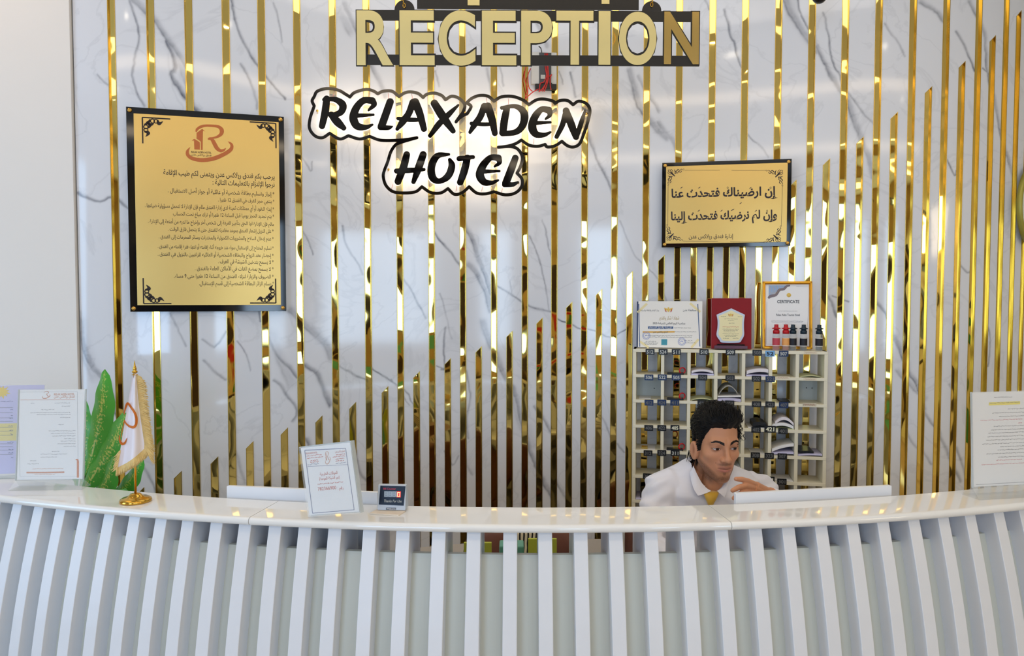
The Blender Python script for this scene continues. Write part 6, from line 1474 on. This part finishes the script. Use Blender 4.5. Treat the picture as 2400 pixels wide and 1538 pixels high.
mix(nearhead*(np.hypot(hp[:,0]+.03, z+.047) < .0016)*(y > .03)*.6, (140, 70, 60))
mix(nearhead*(x > .068)*np.exp(-((y-.004)/.008)**2 - ((z+.028)/.017)**2)*.6, (138, 82, 62))  # shade of the ear's hollow, painted into the skin colour
at_ = me.attributes.new('skin', 'FLOAT_COLOR', 'POINT'); at_.data.foreach_set('color', np.c_[col, np.ones(len(col))].astype(np.float32).ravel())
ms = mat('skin', (204, 144, 108), .48, spec=.4, sss=.12)
nt = ms.node_tree; an = nt.nodes.new('ShaderNodeAttribute'); an.attribute_name = 'skin'; nt.links.new(an.outputs['Color'], nt.nodes['Principled BSDF'].inputs['Base Color'])
me.materials.clear(); me.materials.append(ms); adopt(bo, person)

# eyes, lashes and brows laid on the face
def surf(xs, zs):
    xs = np.asarray(xs, float); zs = np.asarray(zs, float); hi = np.full(xs.shape, .14); lo = np.full(xs.shape, .03); best = np.full(xs.shape, .05); done = np.zeros(xs.shape, bool)
    for yy in np.linspace(.13, .03, 140):
        ins = head_sdf(np.stack([xs, np.full(xs.shape, yy), zs], -1)) < 0; new = ins & ~done; best[new] = yy; done |= ins
    return best
def eye_material():
    m_ = mat('eye', (236, 228, 222), .08, spec=.7); nt = m_.node_tree; a = nt.nodes.new('ShaderNodeAttribute'); a.attribute_name = 'eye'; nt.links.new(a.outputs['Color'], nt.nodes['Principled BSDF'].inputs['Base Color']); return m_
M['eye'] = eye_material(); M['hair'] = mat('black_hair', (13, 11, 11), .5, spec=.3, noise=(60, .3)); M['lash'] = mat('lash', (26, 16, 14), .6); M['lid'] = mat('lid_crease', (120, 74, 58), .6); M['brow'] = mat('brow_hair', (36, 26, 22), .6)
for sx_ in (-1, 1):
    cx, cz, hw = .0315*sx_, -.0005, .0138
    nu, nv = 44, 22; P3 = []; colr = []
    for j in range(nv+1):
        for i in range(nu+1):
            a = i/nu*2-1; up = .0037*(1-abs(a)**2.2) + .0003; dn = .0034*(1-abs(a)**2)+.0002; q = j/nv
            P3.append((cx + a*hw, cz - dn + (up+dn)*q + .0006*a*sx_))
    P3 = np.array(P3); yy = surf(P3[:,0], P3[:,1]) + .0013
    pts = h2w(np.c_[P3[:,0], yy, P3[:,1]])
    ic = np.array((cx + .0022, cz + .0004)); dd = np.hypot(P3[:,0]-ic[0], P3[:,1]-ic[1])
    c = np.tile(np.array(lin((206, 194, 190))), (len(P3), 1)); c[dd < .0062] = lin((44, 26, 20)); c[dd < .0026] = lin((8, 6, 6)); c[np.abs((P3[:,0]-cx)/hw) > .9] = lin((190, 130, 116))
    hl = np.hypot(P3[:,0]-ic[0]+.0016, P3[:,1]-ic[1]-.0016) < .0009
    m = MB(); m.grid([[tuple(pts[j*(nu+1)+i]) for i in range(nu+1)] for j in range(nv+1)]); e = m.build('eye', M['eye'], person, recalc=False)
    ea = e.data.attributes.new('eye', 'FLOAT_COLOR', 'POINT'); ea.data.foreach_set('color', np.c_[c, np.ones(len(c))].astype(np.float32).ravel())
    aa = np.linspace(-1.06, 1.06, 24)
    def hline(off, th, nm, mt, lower=False, lift=.0016, rng=aa):
        xs = cx + rng*hw; zz = np.array([cz + (-(.0034*(1-min(1,abs(a))**2)+.0002) if lower else (.0037*(1-min(1,abs(a))**2.2)+.0003)) + .0006*a*sx_ + off for a in rng]); yv = surf(xs, zz) + lift
        m = MB(); m.tube(h2w(np.c_[xs, yv, zz]), [th*HS*(.35+.65*math.sin(PI*(k+.5)/len(rng))) for k in range(len(rng))], 6); return m.build(nm, mt, person)
    hline(.0002, .00095, 'lash_line', M['lash']); hline(-.0001, .0004, 'lower_lash_line', M['lid'], True); hline(.0038, .0005, 'lid_crease', M['lid'], False, .0004, np.linspace(-.9, 1.0, 20))
    # brow: short hairs along an arch
    m = MB(); rb_ = random.Random(11)
    for k in range(230):
        s = rb_.random()*.96; xx = (.0105 + .0365*s)*sx_; zc = .0175 + .0075*math.sin(min(1, s*1.25)*PI*.62) - .004*max(0, s-.7)/.3; tw = .0042*(1-.62*s)
        z0 = zc + rb_.uniform(-1,1)*tw; x1 = xx + sx_*.0048; z1 = z0 + .0022*(1-1.9*s)
        yv = surf([xx, x1], [z0, z1]) + .0011; w_ = h2w(np.c_[[xx, x1], yv, [z0, z1]]); m.tube([tuple(q) for q in w_], [.0007,.0003], 4, False)
    m.build('eyebrow', M['brow'], person)

# hair: a shaped cap grown from the skull, then loose locks
def hair_sdf(P):
    Q = P.copy(); wob = .0022*np.sin(Q[...,0]*190 + Q[...,2]*60)*np.sin(Q[...,1]*150) 
    d = ell(Q, (0,-.018,.043), (.078,.096,.080))
    d = smin(d, ell(Q, (.004,.036,.091), (.066,.054,.034)), .025)
    d = smin(d, ell(Q, (0,-.055,-.020), (.062,.046,.060)), .02)
    return d + wob
V, D, nu, nv = star(hair_sdf, 180, 120); S_, _, _, _ = star(head_sdf, 180, 120)
az = np.degrees(np.arctan2(np.abs(V[:,0]), V[:,1]))                     # 0 = straight ahead, 180 = nape
hl = np.interp(az, [0,18,34,46,56,66,74,80,92,105,125,150,180], [.072,.074,.068,.050,.022,-.004,-.030,-.010,.030,-.02,-.075,-.092,-.095])
hl = hl + .003*np.sin(V[:,0]*260) 
k_ = np.clip((V[:,2] - hl)/.012, 0, 1); k_ = k_*k_*(3-2*k_)
rV = np.linalg.norm(V-CEN, axis=1); rS = np.linalg.norm(S_-CEN, axis=1)
thin = np.interp(az, [0,40,60,95,130,180], [1,.95,.5,.55,.8,.9])
R2 = (rS - .006) + np.maximum(.008, (rV - rS)*thin + .004)*k_
HV = CEN + D*R2[:, None]; Wv = h2w(HV)
m = MB(); m.grid([[tuple(Wv[i*nu+j]) for j in range(nu)] for i in range(nv)], True, True)
m.f.append(tuple(range(nu))); m.sm.append(True); hair = m.build('hair', M['hair'], person)
m = MB(); rh = np.random.RandomState(8); ok = np.nonzero(k_ > .5)[0]
wgt = np.sin(np.linspace(.012, PI-.012, nv)).repeat(nu)[ok]; pick = rh.choice(ok, 4200, p=wgt/wgt.sum())
G = HV.reshape(nv, nu, 3); gi = np.zeros_like(G); gi[1:-1] = G[2:] - G[:-2]; gi[0] = G[1]-G[0]; gi[-1] = G[-1]-G[-2]; gj = np.roll(G, -1, 1) - np.roll(G, 1, 1)
NR_ = np.cross(gi, gj).reshape(-1, 3); NR_ /= np.linalg.norm(NR_, axis=1)[:, None] + 1e-12; NR_ *= np.sign((NR_*D).sum(1))[:, None]
RG = R2.reshape(nv, nu)
def outside(q, off):
    d = q - CEN; r = np.linalg.norm(d); ph = math.acos(max(-1, min(1, d[2]/r))); th = math.atan2(d[1], d[0]) % (2*PI)
    rs = RG[min(nv-1, max(0, int(round((ph-.012)/(PI-.024)*(nv-1))))), int(round(th/(2*PI)*nu)) % nu]
    return CEN + d/r*max(r, rs + off)
for i in pick:
    n_ = NR_[i]; p0 = HV[i]; top_ = np.clip((p0[2]-.05)/.05, 0, 1)
    flow = np.array((.25*np.sign(p0[0]) + .18*rh.randn(), -.8 + .15*rh.randn(), -.35 + .18*rh.randn()))*(1-top_) + np.array((.25 + .30*rh.randn(), -.8 + .25*rh.randn(), .08 + .2*rh.randn()))*top_
    if p0[1] > .03 and p0[2] > .07: flow = flow*.5 + np.array((.22*rh.randn() - .1, -.25+.1*rh.randn(), .45))
    t_ = flow - n_*(flow@n_)*.85; t_ /= np.linalg.norm(t_) + 1e-9; L = rh.uniform(.026, .046)*(.55 + .45*top_)
    fl = (.0010 + .0055*rh.rand()**4)*(.35 + .65*top_)
    b = p0 - n_*.0015; q1 = b + t_*L*.35 + n_*.0032; q2 = b + t_*L*.7 + n_*(.0025 + fl*.5); q3 = b + t_*L + n_*fl - n_*L*L*3.5
    m.tube([tuple(q) for q in h2w(np.array([b, outside(q1, .0012), outside(q2, .0014), outside(q3, .0006)]))], [.0013,.0014,.0011,.0002], 4, False)
for k in range(40):          # small curls at the far temple
    p = np.array((.066+.004*rh.randn(), .030+.010*rh.randn(), .050+.018*rh.randn())); pts = []
    for s in np.linspace(0, 1, 12): pts.append(outside(p + np.array((.004*math.sin(s*6+k) + .003, .004*math.cos(s*6+k), -.020*s)), .0015 + .004*abs(math.sin(k*1.7))))
    m.tube([tuple(q) for q in h2w(np.array(pts))], list(np.linspace(.0013, .0003, 12)), 4, False)
for k in range(160):         # soft nape hair under the ear's back
    p = np.array((-.050+.009*rh.randn(), -.042+.014*rh.randn(), -.050+.012*rh.randn())); q = [outside(p + np.array((-.004*s, -.004*s, -.030*s)), .001+.0015*s) for s in np.linspace(0, 1, 5)]
    m.tube([tuple(v) for v in h2w(np.array(q))], [.0013,.0013,.0011,.0008,.0002], 4, False)
m.build('loose_locks', M['hair'], hair)

# shirt: a sewn volume around the torso and arms, collar, tie, trousers, shoes
M['shirt'] = mat('shirt_white', (232, 232, 242), .75, sheen=.2, bump=(16, .45, .02))
sh = MB(); rings(sh, [(TX,2.552,1.088,.070,.062)] + [(c[0], c[1], c[2]-.004, c[3]+.012, c[4]+.012) for c in TORSO[1:]])
sh.tube([SR + Vector((.07,.01,.014)), SR + Vector((.03,0,.012)), SR + Vector((-.004,-.006,0)), SR.lerp(ER,.35), SR.lerp(ER,.7), ER, ER.lerp(WR,.45), WR - (WR-ER).normalized()*.02], [.05,.060,.064,.060,.056,.053,.046,.038], 22)
sh.tube([SL + Vector((-.07,.01,.014)), SL + Vector((-.03,0,.012)), SL + Vector((.004,-.006,0)), SL.lerp(EL,.35), SL.lerp(EL,.7), EL, EL.lerp(WL,.45), WL - (WL-EL).normalized()*.015], [.05,.060,.064,.060,.056,.053,.046,.036], 22)
so = remesh(sh, 'shirt', .005, 3)
sv = np.zeros(len(so.data.vertices)*3); so.data.vertices.foreach_get('co', sv); sv = sv.reshape(-1, 3); nv_ = np.zeros_like(sv).ravel(); so.data.vertices.foreach_get('normal', nv_); nv_ = nv_.reshape(-1, 3)
fold_ = .0055*np.sin(sv[:,0]*46 + sv[:,2]*70 + 2*np.sin(sv[:,0]*17)) * np.clip((1.03-sv[:,2])/.06, .15, 1) + .0040*np.sin(sv[:,2]*130 - sv[:,0]*60 + 3*np.sin(sv[:,1]*20))*np.clip((np.abs(sv[:,0]-TX)-.13)/.05, 0, 1)
so.data.vertices.foreach_set('co', (sv + nv_*fold_[:, None]).ravel()); so.data.update()
_kx = at(1668, 1152, 2.45)
bq = bmesh.new(); bq.from_mesh(so.data)       # open neck between the collar leaves
cut = [v for v in bq.verts if v.co.y < 2.545 and abs(v.co.x-_kx.x) < .052 and v.co.z > _kx.z + .002 + abs(v.co.x-_kx.x)*.85]
bmesh.ops.delete(bq, geom=cut, context='VERTS'); bq.to_mesh(so.data); bq.free()
so.data.materials.clear(); so.data.materials.append(M['shirt']); adopt(so, person)
# collar
top_c = Vector((TX-.001, 2.530, 1.082)); 
def collar_pt(a, v):
    """a: degrees round the neck from the front (negative = image left); v: 0 fold line .. 1 outer edge"""
    t = math.radians(a); back = .5 - .5*math.cos(t)
    z = 1.030 + .074*back**.8; r = .064 + .006*math.cos(2*t)
    droop = .030 + .022*max(0, math.cos(t))**2
    rr = r + .028*v + .004*math.sin(PI*v); zz = z - droop*v + .006*math.sin(PI*v)
    return Vector((top_c.x + rr*math.sin(t)*1.02, top_c.y - .004 - rr*math.cos(t)*1.0, zz))
lap = MB()
rows = [[collar_pt(a, v) for v in np.linspace(0, 1, 7)] for a in np.linspace(64, 296, 50)]
lap.grid(rows); rows2 = [[p + Vector((0,0,-.0025)) for p in r] for r in rows]; lap.grid(rows2)
cl_ = lap.build('collar', M['shirt'], so, recalc=False)
ins_ = MB(); ins_.grid([[collar_pt(a, 0) + Vector((0,0,d)) for d in (.0,-.03)] for a in np.linspace(70, 290, 44)]); ins_.build('collar_band', M['shirt'], so, recalc=False)
def face_frame(px, py, Y): return at(px, py, Y)
def flap(inner, outer, nm):
    """pointed collar leaf between its neck edge and its outer edge, gently bulged"""
    I = smooth_line(inner, 4); O = smooth_line(outer, 4); rows = []
    for p, q in zip(I, O):
        a, b = at(*p), at(*q); rows.append([a.lerp(b, v) + Vector((0, -.0045*math.sin(PI*v), 0)) for v in np.linspace(0, 1, 6)])
    m = MB(); m.grid(rows); m.grid([[p + Vector((0, .0022, 0)) for p in r] for r in rows]); return m.build(nm, M['shirt'], so, recalc=False)
flap([(1625,1092,2.480),(1634,1112,2.462),(1645,1132,2.448),(1657,1145,2.438),(1667,1151,2.430)], [(1617,1108,2.478),(1621,1130,2.455),(1626,1146,2.438),(1631,1155,2.428),(1636,1162,2.420)], 'collar_leaf')
flap([(1705,1120,2.466),(1700,1133,2.452),(1693,1143,2.442),(1686,1149,2.434),(1681,1151,2.429)], [(1709,1124,2.462),(1707,1139,2.446),(1704,1150,2.436),(1701,1159,2.428),(1698,1166,2.421)], 'collar_leaf')
M['tie'] = mat('tie_gold', (204, 160, 46), .38, sheen=.3, bump=(220, .12, .001))
tie = MB()
def tie_ring(y, xl, xr, Y, b):
    p0 = at(xl, y, Y); p1 = at(xr, y, Y); c = (p0+p1)/2; a = (p1.x-p0.x)/2
    return [(c.x + a*math.cos(t), c.y + b*math.sin(t), c.z) for t in np.linspace(0, 2*PI, 18, endpoint=False)]
K = [(1152,1654,1682,2.436,.010),(1156,1648,1685,2.430,.013),(1163,1651,1682,2.424,.015),(1172,1654.5,1677.5,2.420,.015),(1180,1657.5,1673,2.420,.013),(1184,1659,1671,2.421,.011)]
tie.grid([tie_ring(*k) for k in K], True, True); o_ = len(tie.v); tie.f.append(tuple(range(18))); tie.sm.append(False); tie.f.append(tuple(range(o_-18, o_))[::-1]); tie.sm.append(False)
kn_ = tie.build('tie', M['tie'], person)
bl = MB(); bl.grid([tie_ring(*k) for k in ((1183,1659,1671,2.424,.006),(1200,1655,1675,2.426,.006),(1260,1648,1681,2.435,.006),(1330,1643,1686,2.455,.006),(1400,1640,1689,2.48,.006),(1425,1664,1665,2.49,.004))], True, True); bl.build('tie_blade', M['tie'], kn_)
M['trousers'] = mat('trousers_dark', (34, 36, 44), .8)
tr = MB(); rings(tr, [(TX,2.65,.60,.172,.128),(TX,2.65,.54,.178,.135),(TX,2.65,.475,.178,.135)])
for sx_ in (-1, 1):
    hip = Vector((TX + sx_*.09, 2.64, .53)); knee = Vector((TX + sx_*.13, 2.22, .54)); ank = Vector((TX + sx_*.13, 2.26, .10))
    tr.tube([hip, hip.lerp(knee,.5), knee, knee.lerp(ank,.35), ank + Vector((0,0,.01))], [.10,.088,.072,.068,.056], 18)
to = remesh(tr, 'trousers', .009, 2); to.data.materials.clear(); to.data.materials.append(M['trousers']); adopt(to, person)
for sx_ in (-1, 1):
    ank = Vector((TX + sx_*.13, 2.26, .10)); m = MB()
    rr = []
    for d, w_, h_ in ((.085,.02,.05),(.075,.036,.075),(.03,.041,.085),(-.04,.043,.07),(-.11,.046,.055),(-.16,.04,.045),(-.185,.02,.03)):
        rr.append([(ank.x + w_*math.cos(t), ank.y + d, max(.002, .002 + h_*max(0, math.sin(t)))) for t in np.linspace(-.4, PI+.4, 14)])
    m.grid(rr, True, True); m.f.append(tuple(range(14))); m.sm.append(True); m.f.append(tuple(range(len(m.v)-14, len(m.v)))[::-1]); m.sm.append(True); m.build('shoe', M['black_plastic'], person)
oc2 = office_chair(TX, 2.72, 0.0, 'brown leather office chair the man in the white shirt sits on', .76)
